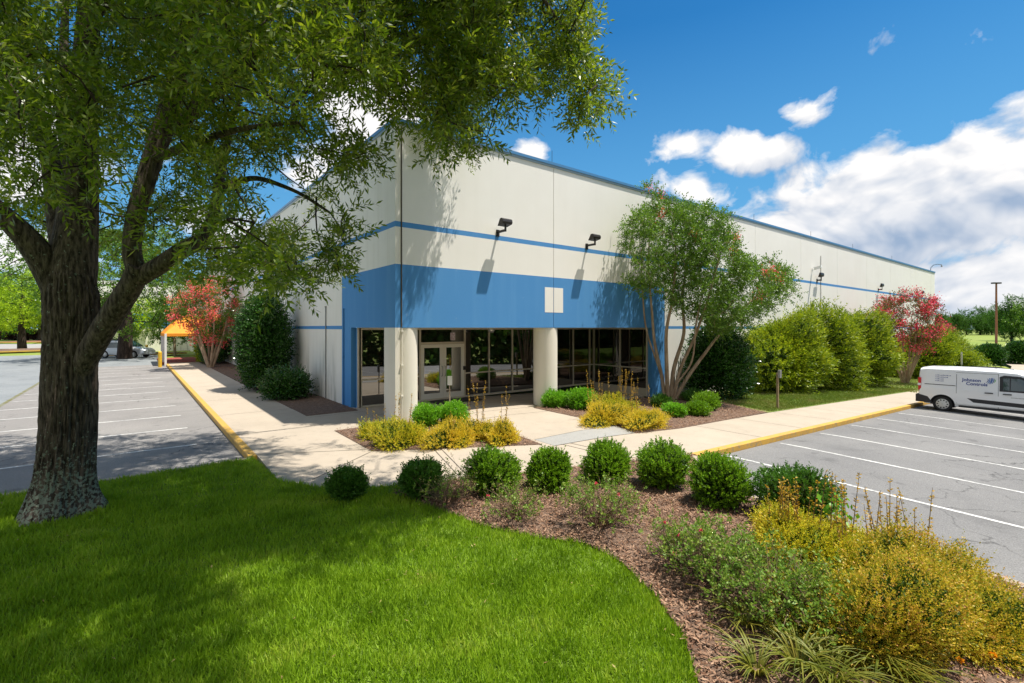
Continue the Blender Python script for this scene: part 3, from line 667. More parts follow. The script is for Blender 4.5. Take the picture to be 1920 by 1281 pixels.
L_coral = leafmat('crepe_flowers_coral', [(.72, .06, .12), (.88, .14, .17), (.88, .32, .20)], .35, .5, .2)
L_brz = leafmat('seed_heads', [(.16, .05, .04), (.28, .10, .07), (.20, .15, .06)], .3)
L_pink = leafmat('rose_flowers', [(.75, .05, .22), (.75, .2, .22)], .35)
L_far = leafmat('far_tree_leaves', [(.025, .08, .012), (.06, .15, .02), (.12, .25, .035)], .3, .6, .2, .5, .25)
L_fary = leafmat('maple_leaves_yellow_green', [(.18, .30, .012), (.34, .50, .02), (.50, .62, .035)], .45, .5, .3, .4, .4)
L_fard = leafmat('dark_conifer_leaves', [(.012, .035, .010), (.025, .06, .014), (.045, .085, .02)], .2, .6, .2, .5, .3)
L_day = leafmat('daylily_leaves', [(.08, .13, .015), (.20, .22, .03), (.36, .30, .06)], .35, .45, .35, .2)

def shrub(name, px, rx, ry, h, m, N, lab, cat='shrub', group=None, L=.04, Wd=.022, sl=.09, nl=9, spread=.8, up=.5, amp=.2, lo=.78, base=None, zc=.45, mcore=None, extra=None, inner=None):
    x, y = P(*px) if base is None else base
    r = empty(name, G(x, y), lab, cat, group); g = Geo()
    c = (0, 0, h*zc); rad = (rx, ry, h*(1-zc)*.97)
    zmin = -min(.95, zc/(1-zc))
    shp = (rng.normal(size=(5, 3))*2.4, rng.uniform(0, 6.28, 5)); p, d = shellpts(N, c, rad, amp=amp, lo=lo, zmin=zmin*.98, sh=shp); d = d+np.array([0, 0, up])
    p[:, 2] = np.maximum(p[:, 2], .02); slv = sl*rng.uniform(.55, 1.15, len(p))*np.where(rng.uniform(size=len(p)) < .12, 1.7, 1.); sprigs(g, p-unit(d)*sl*.5, d+rng.normal(0, .3, d.shape), nl, slv, L, Wd, m, spread)
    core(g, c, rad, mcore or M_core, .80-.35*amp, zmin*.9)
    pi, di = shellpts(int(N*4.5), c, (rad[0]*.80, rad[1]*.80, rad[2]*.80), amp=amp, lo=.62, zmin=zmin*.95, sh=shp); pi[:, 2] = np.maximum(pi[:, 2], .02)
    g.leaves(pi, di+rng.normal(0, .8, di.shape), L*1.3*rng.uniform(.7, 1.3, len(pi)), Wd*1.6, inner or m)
    if extra: extra(g)
    g.build('foliage', r)
    g = Geo()
    for k in range(5):
        a = k*1.26; g.tube([(0.03*math.cos(a), .03*math.sin(a), -.03),(rx*.25*math.cos(a), ry*.25*math.sin(a), h*.3),(rx*.5*math.cos(a), ry*.5*math.sin(a), h*.6)], [.018,.014,.006], M_twig, 5)
    g.build('stem', r); return r

# foreground boxwood row
for i, (u, v, rp, hp, mm, lab) in enumerate([
    (655,940,36,56,L_boxd,'small open boxwood at the left end of the row, on the lawn edge'),(790,938,43,74,L_boxd,'dark boxwood second from the left in the row, beside dry rose twigs'),
    (922,930,51,84,L_box,'boxwood with rose leaves at its front, left of the crossing walk joint'),(1029,925,44,78,L_box,'boxwood directly below the walk to the doors, behind a dry rose bush'),
    (1137,910,50,80,L_box,'boxwood behind the tallest rose bush'),(1245,923,55,84,L_box,'round boxwood at the start of the yellow kerb'),
    (1350,955,57,103,L_box,'round boxwood at the car park corner'),(1497,985,80,112,L_boxd,'widest boxwood at the right end of the row, behind orange shoots')]):
    x, y = P(u, v-6); d = float((np.array([x, y])-CAM[:2])@FW); s = d/F
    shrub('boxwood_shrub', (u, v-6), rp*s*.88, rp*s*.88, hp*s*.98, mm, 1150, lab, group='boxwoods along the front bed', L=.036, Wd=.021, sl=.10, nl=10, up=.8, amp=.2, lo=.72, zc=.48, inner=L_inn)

def spikes(g, n, rx, h0, h1, m, c=(0, 0), stems=True):
    for k in range(n):
        a = rng.uniform(0, 6.28); q = rng.uniform(0, rx); b0 = np.array([c[0]+q*math.cos(a), c[1]+q*math.sin(a), .1]); hh = rng.uniform(h0, h1)
        dd = unit(np.array([rng.normal(0, .10), rng.normal(0, .10), 1.])); g.tube([b0, b0+dd*hh*.5, b0+dd*hh], [.006, .005, .002], M_twig, 4)
        nn = int(hh/.022); f = rng.uniform(.25, 1, nn); Q = b0+dd*(f*hh)[:, None]
        D = rng.normal(size=(nn, 3)); D[:, 2] = .5; g.leaves(Q, D, .045*(1.25-f*.5), .02, m)
def abelia(px, rx, ry, h, m, N, lab, sp=0, sh=(.7, 1.), L=.032, Wd=.017, spx=.4, soff=(0,0), spm=None, **k):
    ex = (lambda g: spikes(g, sp, spx, sh[0], sh[1], spm or L_spk, soff)) if sp else None
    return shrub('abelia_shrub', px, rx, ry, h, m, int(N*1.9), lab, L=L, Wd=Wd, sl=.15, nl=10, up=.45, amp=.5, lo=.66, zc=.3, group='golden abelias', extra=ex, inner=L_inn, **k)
# entrance bed
abelia((705,820), .45, .4, .42, L_abg, 500, 'small green-gold abelia at the foot of the corner pier', 3, (.5,.8))
abelia((762,833), .72, .55, .55, L_abg, 900, 'green-gold abelia in front of the corner column', 5, (.8,1.2), spx=.5)
abelia((846,833), .62, .5, .5, L_abe, 850, 'bright yellow abelia in the middle of the entrance bed', 4, (.45,.7), spx=.25)
abelia((900,825), .45, .4, .5, L_abe, 500, 'yellow abelia with tall shoots beside the entrance plaza', 5, (1.1,1.5), spx=.25)
abelia((942,831), .5, .42, .48, L_abe, 600, 'yellow abelia at the tip of the entrance bed', 3, (1.0,1.4), spx=.2)
shrub('box_shrub', (799,800), .36, .36, .62, L_boxb, 600, 'bright green box shrub at the foot of the corner column', L=.045, Wd=.022, sl=.12, nl=9, up=.9)
shrub('box_shrub', (849,797), .40, .40, .68, L_boxb, 650, 'bright green box shrub below the small white post sign', L=.045, Wd=.022, sl=.12, nl=9, up=.9)
# tree bed
shrub('box_shrub', (1042,764), .46, .46, .62, L_boxb, 650, 'bright green box shrub beside the second round column', L=.045, Wd=.024, sl=.11, up=.8)
shrub('box_shrub', (1088,768), .50, .50, .78, L_boxb, 700, 'bright green box shrub left of the broad yellow abelia', L=.045, Wd=.024, sl=.11, up=.8)
abelia((1132,795), .75, .55, .55, L_abe, 1000, 'broad yellow abelia on the left of the tree bed', 6, (1.,1.5), spx=.5, soff=(.1,.4))
abelia((1150,775), .85, .55, .62, L_abg, 900, 'green-gold abelia behind the two yellow ones', 9, (1.,1.6), spx=.6, soff=(.3,0))
abelia((1205,801), .80, .55, .55, L_abe, 1000, 'yellow abelia at the corner of the tree bed by the walk', 5, (.8,1.3), spx=.5, soff=(.1,.3))
shrub('box_shrub', (1267,783), .36, .36, .5, L_boxb, 500, 'small bright box shrub right of the yellow abelia', L=.045, Wd=.022)
shrub('box_shrub', (1306,780), .42, .42, .52, L_box, 500, 'dark green box shrub under the crepe myrtle, on the shady side', L=.045, Wd=.022)
shrub('box_shrub', (1325,770), .55, .5, .7, L_box, 600, 'largest low box shrub under the crepe myrtle', L=.045, Wd=.022)
shrub('box_shrub', (1240,765), .35, .35, .5, L_boxd, 450, 'dull green shrub at the foot of the crepe myrtle', L=.045, Wd=.022)
shrub('box_shrub', (1300,752), .6, .5, .5, L_boxd, 500, 'low dark shrub behind the crepe myrtle trunks', L=.045, Wd=.022)
# hollies
def bigbush(name, px, rx, ry, h, m, N, lab, L=.13, Wd=.06, base=None, group=None, zc=.42, amp=.12, sl=.32, **k):
    return shrub(name, px, rx, ry, h, m, N, lab, L=L, Wd=Wd, sl=sl, nl=9, up=.3, amp=amp, lo=.86, zc=zc, base=base, group=group, cat='bush', **k)
bigbush('holly_bush', None, 1.45, 1.35, 3.3, L_holly, 2300, 'dark holly bush behind the crepe myrtle against the wall', L=.10, Wd=.055, base=(15.0,-1.5))
bigbush('holly_bush', None, 1.05, 1.5, 4.35, L_holly, 3200, 'tall square-clipped dark holly against the left wall', L=.09, Wd=.05, base=(-1.35,11.0), amp=.05, zc=.46)
bigbush('holly_bush', None, .85, 1.1, 1.15, L_holly, 1000, 'low dark holly beside the tall clipped one', L=.08, Wd=.045, base=(-1.2,7.6))
bigbush('holly_bush', None, 1., 1.6, 3.3, L_holly, 900, 'dark shrub behind the left crepe myrtle trunks', L=.10, Wd=.055, base=(-1.1,30.5))
bigbush('holly_bush', None, 1., 1.8, 2.8, L_liq, 900, 'yellow-green shrub beside the orange canopy', L=.12, Wd=.06, base=(-1.1,33.))
# golden hedge row
hb = [((1430,728),2.3,1.9,3.1,'pale loose golden bush behind the short grey post'),((1513,738),2.1,1.9,4.0,'large rounded golden bush, second in the hedge row'),((1575,732),1.9,1.8,4.2,'golden bush in the middle of the hedge row'),((1650,726),2.3,2.0,4.4,'tall golden bush left of the red crepe myrtle'),
      ((1735,710),1.4,1.3,2.6,'golden bush half hidden behind the red crepe myrtle'),((1775,712),1.9,1.9,3.6,'golden bush right of the red crepe myrtle'),((1803,708),1.9,2.0,3.6,'golden bush at the far end of the hedge row')]
for px, rx, ry, h, lab in hb:
    x, y = P(*px); bigbush('golden_bush', px, rx, ry, h, L_liq, 3400, lab, L=.15, Wd=.055, amp=.34, sl=.5, group='golden hedge bushes along the white wall', inner=L_inn, base=(x, min(y+1.4, -1.5)))
bigbush('dark_bush', (1852,684), 1.5, 1.6, 2.7, L_holly, 1500, 'dark round bush left of the tall lamp pole', L=.2, Wd=.1)
bigbush('dark_bush', (1912,682), 2.2, 2., 3.1, L_holly, 1800, 'dark round bush right of the tall lamp pole', L=.2, Wd=.1)

# roses: thin dry canes, sparse leaves, few flowers
def rose(px, rx, h, green, lab, nfl=3, n=60, base=None, leafn=26, mm=None, ry=None):
    x, y = P(*px); r = empty('rose_bush', G(x, y), lab, 'rose bush', 'low roses in the front bed'); ry = ry or rx
    gs = Geo(); gl = Geo(); gfl = Geo(); tips = []
    for k in range(int(n*1.6)):
        a = rng.uniform(0, 6.28); q = rng.uniform(.3, 1)**.6; e = np.array([rx*q*math.cos(a), ry*q*math.sin(a), h*math.sqrt(max(.12, 1-q*q*.75))*rng.uniform(.65, 1.05)])
        mid = e*np.array([.45, .45, .62])+rng.normal(0, .03, 3); p0 = e*np.array([.12, .12, 0]); gs.tube([p0, mid, e], [.006, .004, .002], M_twig, 4, cap=False)
        for j in range(3):
            t2 = mid+(e-mid)*rng.uniform(0, 1)+0; e2 = t2+rng.normal(0, .09, 3)+np.array([0, 0, .05]); gs.tube([t2, e2], [.003, .0015], M_twig, 3, cap=False); tips.append(e2)
        tips.append(e)
    tips = np.array(tips); k = rng.uniform(size=len(tips)) < green
    p = tips[k]; sprigs(gl, p-np.array([0, 0, .03]), rng.normal(0, .5, p.shape)+np.array([0, 0, .7]), leafn//3, .10, .038, .024, mm or L_rose, 1.)
    p2 = tips[~k][::2]
    if len(p2): sprigs(gl, p2, rng.normal(0, .5, p2.shape)+np.array([0, 0, .6]), 5, .07, .028, .014, L_roseb, 1.)
    gs.build('canes', r); gl.build('foliage', r)
    if nfl:
        for q in tips[rng.choice(len(tips), nfl)]:
            gfl = Geo(); gfl.leaves(np.tile(q+np.array([0, 0, .03]), (16, 1)), rng.normal(size=(16, 3))+np.array([0, 0, .6]), .032, .026, L_pink); gfl.build('flower', r)
    return r
rose((838,945), .5, .5, .3, 'twiggy rose between the second and third boxwoods', 0, 40)
rose((965,975), .5, .5, .45, 'sparse rose in front of the fourth boxwood', 1, 45)
rose((1125,990), .65, .72, .62, 'leafy rose in front of the fifth boxwood', 4, 70)
rose((1275,1060), .48, .55, .28, 'dark twiggy rose at the lawn edge with one pink flower', 2, 50)
rose((1345,1100), .55, .7, .8, 'green rose left of the large golden abelias', 4, 80)
rose((1450,1165), .62, .7, .8, 'big leafy rose in front of the large golden abelias', 3, 130)
rose((1560,1200), .45, .55, .7, 'low rose between daylilies and the golden abelias', 1, 80)
# big golden abelias, right foreground
abelia((1490,1055), .60, .55, .62, L_abg, 1300, 'golden abelia with an orange cluster of shoots in front of the widest boxwood', 16, (.75,.95), L=.026, Wd=.014, spx=.18, soff=(.05,.1))
abelia((1605,1095), .66, .6, .58, L_abg, 1500, 'golden abelia with tall bare shoots against the asphalt', 9, (.9,1.2), L=.026, Wd=.014, spx=.45, soff=(.1,.2))
abelia((1700,1125), .60, .5, .60, L_abd, 1400, 'bronze tinged abelia near the kerb with a fan of upright shoots', 12, (.8,1.1), L=.026, Wd=.014, spx=.38, soff=(.15,.2))
abelia((1640,1215), .72, .60, .72, L_abd, 2600, 'largest bronze and gold abelia in the foreground', 0, L=.024, Wd=.013)
abelia((1795,1190), .6, .55, .42, L_abd, 1900, 'bronze abelia at the right end of the bed beside the kerb', 0, L=.024, Wd=.013)
# maple seedling
g = Geo(); x, y = P(1572,1050); r = empty('seedling', G(x, y), 'pale green maple seedling rising from the golden abelias', 'seedling')
g.tube([(0,0,0),(.02,0,.35),(0,.02,.72)], [.008,.006,.003], M_twig, 5); g.build('stem', r)
g = Geo(); q = np.array([[rng.normal(0,.07),rng.normal(0,.07),rng.uniform(.35,.78)] for _ in range(70)]); g.leaves(q, rng.normal(size=(70,3)), .08, .07, L_boxb); g.build('foliage', r)
# daylilies
for i, (u, v, n, h, lab) in enumerate([(1400,1180,90,.42,'daylily clump nearest the lawn edge'),(1500,1262,110,.45,'daylily clump at the bottom edge, left of centre of the clumps'),(1600,1250,100,.42,'daylily clump in front of the largest abelia'),(1690,1285,90,.38,'daylily clump at the bottom right of the bed'),(1420,1270,80,.36,'low daylily clump at the very bottom beside the grass'),(1545,1200,90,.46,'daylily clump half hidden under the green rose'),(1650,1262,110,.46,'daylily clump below the middle of the largest abelia'),(1560,1290,100,.42,'daylily clump cut by the bottom edge of the picture')]):
    x, y = P(u, v); g = Geo()
    for k in range(n):
        a = rng.uniform(0, 6.28); L = h*rng.uniform(.8, 1.5); out = rng.uniform(.35, .9)*L; w = rng.uniform(.006, .009); s = np.array([-math.sin(a), math.cos(a), 0]); o = np.array([math.cos(a), math.sin(a), 0])
        rows = []
        for t in np.linspace(0, 1, 6):
            c = o*(.03+out*t**1.4)+np.array([0, 0, L*.85*(t-.55*t**2.6)]); ww_ = w*(1-t**2.5)+.0006; rows.append([c-s*ww_+o*.0, c+np.array([0,0,-.004]), c+s*ww_])
        g.grid(rows, L_day, True)
    o = g.build('daylily_clump'); o.location = G(x, y); tag(o, lab, 'daylily', 'daylilies at the front of the bed')
for (u, v, lab) in ((1862,1265,'orange flower at the bottom right of the bed'),(1800,1275,'small orange flower beside the daylilies')):
    x, y = P(u, v); g = Geo(); g.tube([(0,0,0),(0,0,.1),(.0,.01,.16)], .005, M_twig, 5); r = empty('marigold', G(x, y), lab, 'flower'); g.build('stem', r)
    g = Geo(); g.leaves(np.tile([[0,0,.16]], (26,1)), rng.normal(size=(26,3))+np.array([0,0,.5]), .035, .03, leafmat('marigold_petals', [(.75,.30,.01),(.8,.4,.02)])); g.build('flower_head', r)
# low weeds on the bare corner
x, y = scatter([P(1790,1225),P(1900,1190),P(1915,1260),P(1800,1278)], 500, rng); g = Geo(); g.leaves(np.stack([x, y, gz(x, y)+.045], 1), np.stack([rng.normal(size=len(x)), rng.normal(size=len(x)), np.full(len(x), .4)], 1), .03, .02, L_boxd)
tag(g.build('weeds'), 'thin green weeds on the bare mulch at the bottom right', 'weeds', kind='stuff')

# ------------------------------------------------------------------ trees
def grow(g, nodes, rads, targets, m, r_tip=.006, seg=5, kr=.011, sag=0.):
    """connect every cluster to the closest limb by a tapering branch"""
    nodes = np.array(nodes, float); targets = np.array(targets, float)
    d0 = np.min(np.linalg.norm(targets[:, None]-nodes[None], axis=2), axis=1)
    for t in targets[np.argsort(d0)]:
        dd = np.linalg.norm(nodes-t, axis=1); i = int(np.argmin(dd)); a = nodes[i]; L = dd[i]
        if L < .05: continue
        k = max(2, min(7, int(L/.35)+1)); f = np.linspace(0, 1, k+1)[:, None]; off = rng.normal(0, .05*L, 3); pts = a+(t-a)*f+off*np.sin(f*np.pi); pts[:, 2] += sag*np.sin(f[:, 0]*np.pi)*L
        r0 = r_tip+kr*L; g.tube(pts, np.linspace(r0, r_tip, k+1), m, seg, cap=False); nodes = np.concatenate([nodes, pts[1:]])
def limb(pts, radii, n=6):
    pts = np.array(pts, float); radii = np.array(radii, float); t = np.arange(len(pts)); tt = np.linspace(0, len(pts)-1, (len(pts)-1)*n+1)
    out = np.stack([np.interp(tt, t, pts[:, i]) for i in range(3)], 1); r = np.interp(tt, t, radii)
    for _ in range(n//2+1): out[1:-1] = (out[:-2]+out[1:-1]*2+out[2:])/4
    return out, r

# --- the big oak
T0 = W(115, 960, 7.35); T0[2] = -.1
oak = empty('oak_tree', (T0[0], T0[1], 0), 'large willow oak with lichen-flecked trunk on the front lawn', 'tree')
go = Geo(); O = np.array([T0[0], T0[1], 0]); nodes = []; 
# trunk: ridged bark and root flare
tc_ = [(118,975,7.35,.62),(119,950,7.35,.60),(121,925,7.35,.55),(124,900,7.35,.50),(128,860,7.35,.465),(131,820,7.35,.45),(133,760,7.35,.44),(134,700,7.35,.435),(136,640,7.35,.44),(138,590,7.35,.47),(136,550,7.35,.47),(134,520,7.35,.42),(133,490,7.4,.33)]
zz = np.array([W(u, v, d)[2] for u, v, d, r in tc_]); cc = np.array([W(u-3, v, d) for u, v, d, r in tc_]); rr = np.array([t[3]*.69 for t in tc_])
zs = np.linspace(-.12, zz[-1], 130); ang = np.arange(200)*2*np.pi/200
phs = rng.uniform(0, 6.28, 60); V = []
wob = np.cumsum(rng.normal(0, .02, (130,))); 
from mathutils import noise as mn
for z in zs:
    c = [np.interp(z, zz, cc[:, i]) for i in range(2)]; r0 = np.interp(z, zz, rr)
    fl = math.exp(-max(z, 0)/.22); row = []
    for a in ang:
        root = .15*fl*(max(0, math.cos(3*a+.4))**1.5+.5*max(0, math.cos(5*a+2.1)))+.02*math.sin(2*a+z)
        nx = mn.noise(Vector((math.cos(a)*7+3, math.sin(a)*7, z*1.1))); n2 = mn.noise(Vector((math.cos(a)*17, math.sin(a)*17+5, z*2.6+9)))
        rd = r0+root-.035*abs(nx)*1.6-.022*abs(n2)*1.5+.02
        row.append((c[0]+rd*math.cos(a), c[1]+rd*math.sin(a), z))
    V.append(row)
V = np.array(V)-O; go.grid(V, M_bark, True, True)
def obl(u): return 1/math.hypot(1, (min(max(u, -50), 960)-960)/F)
def L2(lst, rs, n=6): return limb([W(u, v, d)-O for u, v, d in lst], [q*obl(l[0]) for q, l in zip(rs, lst)], n)
limbs = {
 'A': ([(135,560,7.35),(137,500,7.4),(145,420,7.5),(152,330,7.6),(155,200,7.8),(165,50,8.0),(178,-120,8.3),(200,-400,8.6)], [.38,.40,.35,.30,.25,.21,.17,.12]),
 'B': ([(122,790,7.4),(138,725,7.36),(168,660,7.26),(208,594,7.15),(247,535,7.05),(262,500,7.0)], [.09,.17,.21,.205,.19,.18]),
 'B1': ([(258,515,7.05),(245,470,7.0),(255,400,7.0),(285,300,7.1),(318,210,7.2),(343,110,7.3),(368,0,7.4),(400,-160,7.6),(430,-420,7.8)], [.16,.15,.15,.16,.17,.16,.13,.11,.07]),
 'B2': ([(262,520,7.05),(300,498,7.0),(340,470,7.0),(378,452,7.1),(402,410,7.3),(410,350,7.6),(425,270,8.0),(450,180,8.5)], [.16,.15,.14,.13,.10,.08,.06,.04]),
 'C': ([(118,560,7.35),(85,490,7.2),(45,440,7.0),(0,398,6.8),(-70,340,6.6),(-200,250,6.4),(-350,100,6.2)], [.28,.27,.22,.19,.17,.13,.08]),
 'D': ([(128,520,7.5),(112,420,7.7),(98,300,7.9),(62,200,8.1),(25,90,8.4),(0,-30,8.7),(-40,-250,9.0)], [.24,.22,.19,.16,.14,.12,.08]),
 'E': ([(140,470,7.6),(128,330,8.1),(118,150,8.6),(122,20,9.1),(130,-150,9.6)], [.18,.13,.10,.08,.06]),
 'F': ([(322,245,7.2),(365,205,7.2),(420,160,7.3),(470,105,7.5),(520,60,7.8),(600,20,8.2),(700,-20,8.6),(820,-50,8.9)], [.13,.12,.11,.10,.08,.07,.055,.04]),
 'G': ([(345,110,7.3),(420,20,7.0),(520,-80,6.8),(680,-160,6.7),(850,-150,6.8),(980,-60,7.0),(1060,60,7.2)], [.11,.10,.085,.07,.05,.035,.02]),
 'H': ([(520,60,7.8),(600,115,7.4),(650,70,7.2),(760,60,7.0),(880,110,7.0),(980,150,7.1)], [.05,.05,.045,.035,.025,.015]),
 'I': ([(410,350,7.6),(480,330,7.6),(560,360,7.5),(620,400,7.4)], [.06,.045,.03,.02]),
 'K': ([(285,300,7.1),(360,270,6.6),(450,240,6.2),(560,230,6.0)], [.08,.06,.04,.02]),
 'M': ([(165,50,8.0),(240,-100,6.5),(350,-300,5.2),(500,-500,4.4)], [.14,.11,.08,.05]),
 'N': ([(25,90,8.4),(-150,-50,7.5),(-400,-200,6.5)], [.1,.08,.05]),
}
for k, (p, r) in limbs.items():
    q, rad = L2(p, r); go.tube(q, rad, M_bark, 18); nodes.append(q)
nodes = np.concatenate(nodes)
sil = [(-80,-80),(1125,-80),(1100,50),(1090,110),(1165,190),(1105,235),(1045,245),(985,238),(935,300),(880,322),(850,285),(800,305),(780,245),(735,225),(712,150),(655,165),(625,215),(650,265),(700,290),(722,320),(655,325),(635,380),(690,420),(650,470),(630,530),(560,555),(470,520),(400,515),(345,470),(240,465),(120,445),(60,420),(0,400),(-80,400)]
holes = [(640,190,45),(560,330,40),(205,235,22),(115,30,40),(520,390,40),(690,370,22),(30,330,20),(470,210,25),(330,330,22),(590,450,28),(210,330,16),(950,60,16)]
ctr = []; crc = np.array([-5.2*0, 0, 0])
CW = W(330, 200, 7.6)[:2]   # plan centre of the crown
def okc(p):
    return np.hypot(p[:, 0]-CW[0], p[:, 1]-CW[1]) < 8.0
n_in = 0; tries = 0
while n_in < 2600 and tries < 60:
    tries += 1; n = 1500; u = rng.uniform(-80, 1200, n); v = rng.uniform(-80, 580, n)
    k = inpoly(u, v, sil)
    for hx, hy, hr in holes: k &= np.hypot(u-hx, v-hy) > hr+rng.uniform(0, 14, n)
    d = np.where(u > 700, rng.uniform(6.0, 8.8, n), np.where(rng.uniform(size=n) < .3, rng.uniform(4.6, 7, n), rng.uniform(7, 13, n)))
    d = np.where((u > 620) & (v > 250), rng.uniform(6.2, 8.2, n), d)
    # upper right grows thinner outward; trunk fork stays open at the front
    k &= ~((d < 7.0) & (u < 330) & (v > 250) & (rng.uniform(size=n) < .8)); k &= rng.uniform(size=n) < np.where(u > 1000, .8, np.where(u < 620, .85, 1.))
    k &= ~((u > 560) & (v > 200) & (rng.uniform(size=n) < .5)); k &= ~((v > 440) & (u < 330) & (d < 9)); k &= ~((v > 300) & (u < 480) & (rng.uniform(size=n) < .45))
    p = np.stack([*(CAM[:2, None]+d*FW[:, None]+(u-960)/F*d*RT[:, None]), CAM[2]-(v-HZ)/F*d], 1)[k]
    p = p[okc(p)]; ctr.append(p); n_in += len(p)
wx = rng.uniform(0., 1.5, 3000); wz = rng.uniform(4.2, 8.9, 3000); hh = rng.uniform(1.6, 5.2, 3000); pw = np.stack([wx+.28*hh, -.24*hh, wz+hh], 1); uw, vw, dw = proj(pw)
kw = (inpoly(uw, vw, sil) | (vw < -80)) & (pw[:, 2] < 12.5) & (rng.uniform(size=3000) < 1-.5*wx/1.5)
cwall = pw[kw][:70]
cin = np.concatenate(ctr); nzi = np.array([mn.noise(Vector(q*.95)) for q in cin]); cin = np.concatenate([cin[nzi > -.08][:1250], cwall])-O
# crown above and beside the frame: seen from aside, and casting the shade on lawn and facade
pe = unit(rng.normal(size=(16000, 3)))*(rng.uniform(size=(16000, 1))**(1/2.2)); pe = pe*np.array([8.3, 8.0, 6.2])+np.array([CW[0], CW[1], 9.8])
u, v, d = proj(pe); k = (pe[:, 2] > 4.6) & ~((d > .3) & (u > -150) & (u < 2000) & (v > -100)) 
gr_ = pe[:, :2]+np.outer(pe[:, 2], np.array([-.28, .24])); ug, vg, dg = proj(np.concatenate([gr_, np.zeros((len(gr_), 1))], 1))
k &= ~((ug > 700+rng.uniform(-60, 60, len(ug))) & (vg > 990) & (dg > 0)); k &= ~((ug > 860) & (vg > 830) & (dg > 0))
k &= ~((vg > 1100) & (ug > 430+rng.uniform(-60, 90, len(ug))) & (dg > 0)); k &= ~(pe[:, 1] > -.4)
pk = pe[k]; ug = ug[k]; vg = vg[k]; dg = dg[k]; nzc = np.array([mn.noise(Vector(q*.7)) for q in pk]); sh = ((ug > -150) & (ug < 620) & (vg > 840) & (dg > 0)) | ((ug > -100) & (ug < 430) & (vg > 805) & (dg > 0))
cout = np.concatenate([pk[sh & (nzc > .10)][:860], pk[~sh & (nzc > .0)][:420]])-O
br = Geo(); grow(br, nodes, None, np.concatenate([cin, cout[::1]]), M_bark2, .006, 5, .012, .0)
og = go.build('trunk', oak)
ob_ = br.build('branches', oak)
gl = Geo()
def tufts(g, cs, ntw, tl, nl, L, Wd, m, spread=.75, droop=.25, up=.1, stem=M_twig):
    c = np.repeat(cs, ntw, axis=0); D = unit(rng.normal(size=c.shape)+np.array([0, 0, up])); s = rng.uniform(0, .14, (len(c), 1))
    sprigs(g, c+D*s, D, nl, tl*rng.uniform(.6, 1.25, len(c)), L, Wd, m, spread, stem, .0022, droop, .15)
tufts(gl, cin, 10, .36, 13, .105, .030, L_oak, 1.0, .08, .15)
tufts(gl, cout, 10, .42, 11, .13, .036, L_oak, 1.0, .05, .1)
gl.build('crown', oak)

# --- crepe myrtle in front of the facade
cb = P(1257, 752); crx = empty('crepe_myrtle', G(*cb), 'multi-stemmed crepe myrtle with few red flowers before the white wall', 'tree')
O = np.array(G(*cb)); gt = Geo(); nodes = []; D0_ = float((np.array(cb)-CAM[:2])@FW)
for lst, r0 in (([(1247,750),(1240,700),(1226,640),(1222,580),(1215,500),(1220,400)],.085),([(1252,752),(1250,690),(1248,620),(1262,560),(1268,470),(1262,400)],.095),([(1258,752),(1262,690),(1285,625),(1278,560),(1290,480),(1310,420)],.10),
                ([(1262,750),(1275,690),(1300,640),(1325,570),(1350,480),(1360,430)],.08),([(1266,748),(1290,705),(1320,665),(1338,640),(1380,590),(1430,545),(1470,530)],.085),([(1250,748),(1236,690),(1210,620),(1195,540),(1185,470)],.05),([(1256,750),(1268,720),(1300,680),(1305,600),(1325,520)],.05)):
    dv = rng.uniform(-1.0, .6); pts = []
    for j, (u, v) in enumerate(lst):
        p = W(u, v, D0_+dv*j/(len(lst)-1)*1.3); p[1] = min(p[1], -.35); pts.append(p-O)
    q, rad = limb(pts, np.linspace(r0, .025, len(pts)), 5); gt.tube(q, rad, M_crepe, 9); nodes.append(q)
gt.build('trunk', crx); nodes = np.concatenate(nodes)
cs = [(1205,350),(1232,350),(1262,380),(1300,378),(1330,392),(1365,408),(1388,465),(1415,500),(1440,490),(1472,508),(1494,548),(1478,572),(1430,585),(1400,618),(1350,640),(1310,600),(1270,585),(1232,545),(1185,555),(1172,530),(1195,495),(1158,450),(1180,415),(1203,400)]
n = 7000; u = rng.uniform(1140, 1510, n); v = rng.uniform(335, 650, n); k = inpoly(u, v, cs); u = u[k]; v = v[k]; d = D0_+rng.uniform(-2.2, 1.6, len(u))
p = np.stack([*(CAM[:2, None]+d*FW[:, None]+(u-960)/F*d*RT[:, None]), CAM[2]-(v-HZ)/F*d], 1); p = p[p[:, 1] < -.45]
nz = np.array([mn.noise(Vector(q*1.25)) for q in p]); p = p[nz > -.06][:600]
cl = p-O; br = Geo(); grow(br, nodes, None, cl, M_crepe, .005, 5, .010); br.build('branches', crx)
g = Geo(); tufts(g, cl, 13, .38, 9, .088, .05, L_crp, 1., 0., .5); g.build('foliage', crx)
g = Geo(); fl = [W(1217,352,D0_),W(1240,365,D0_-.5),W(1378,470,D0_-1),W(1437,510,D0_-1),W(1462,520,D0_-1),W(1448,505,D0_-1.1),W(1300,440,D0_-1.5),W(1425,555,D0_-1),W(1240,400,D0_-1),W(1380,445,D0_-.6)]
for q in fl:
    q[1] = min(q[1], -.4); c = np.repeat([q-O], 70, axis=0)+rng.normal(0, .12, (70, 3)); g.leaves(c, rng.normal(size=c.shape), .06, .05, L_coral)
g.build('flowers', crx)
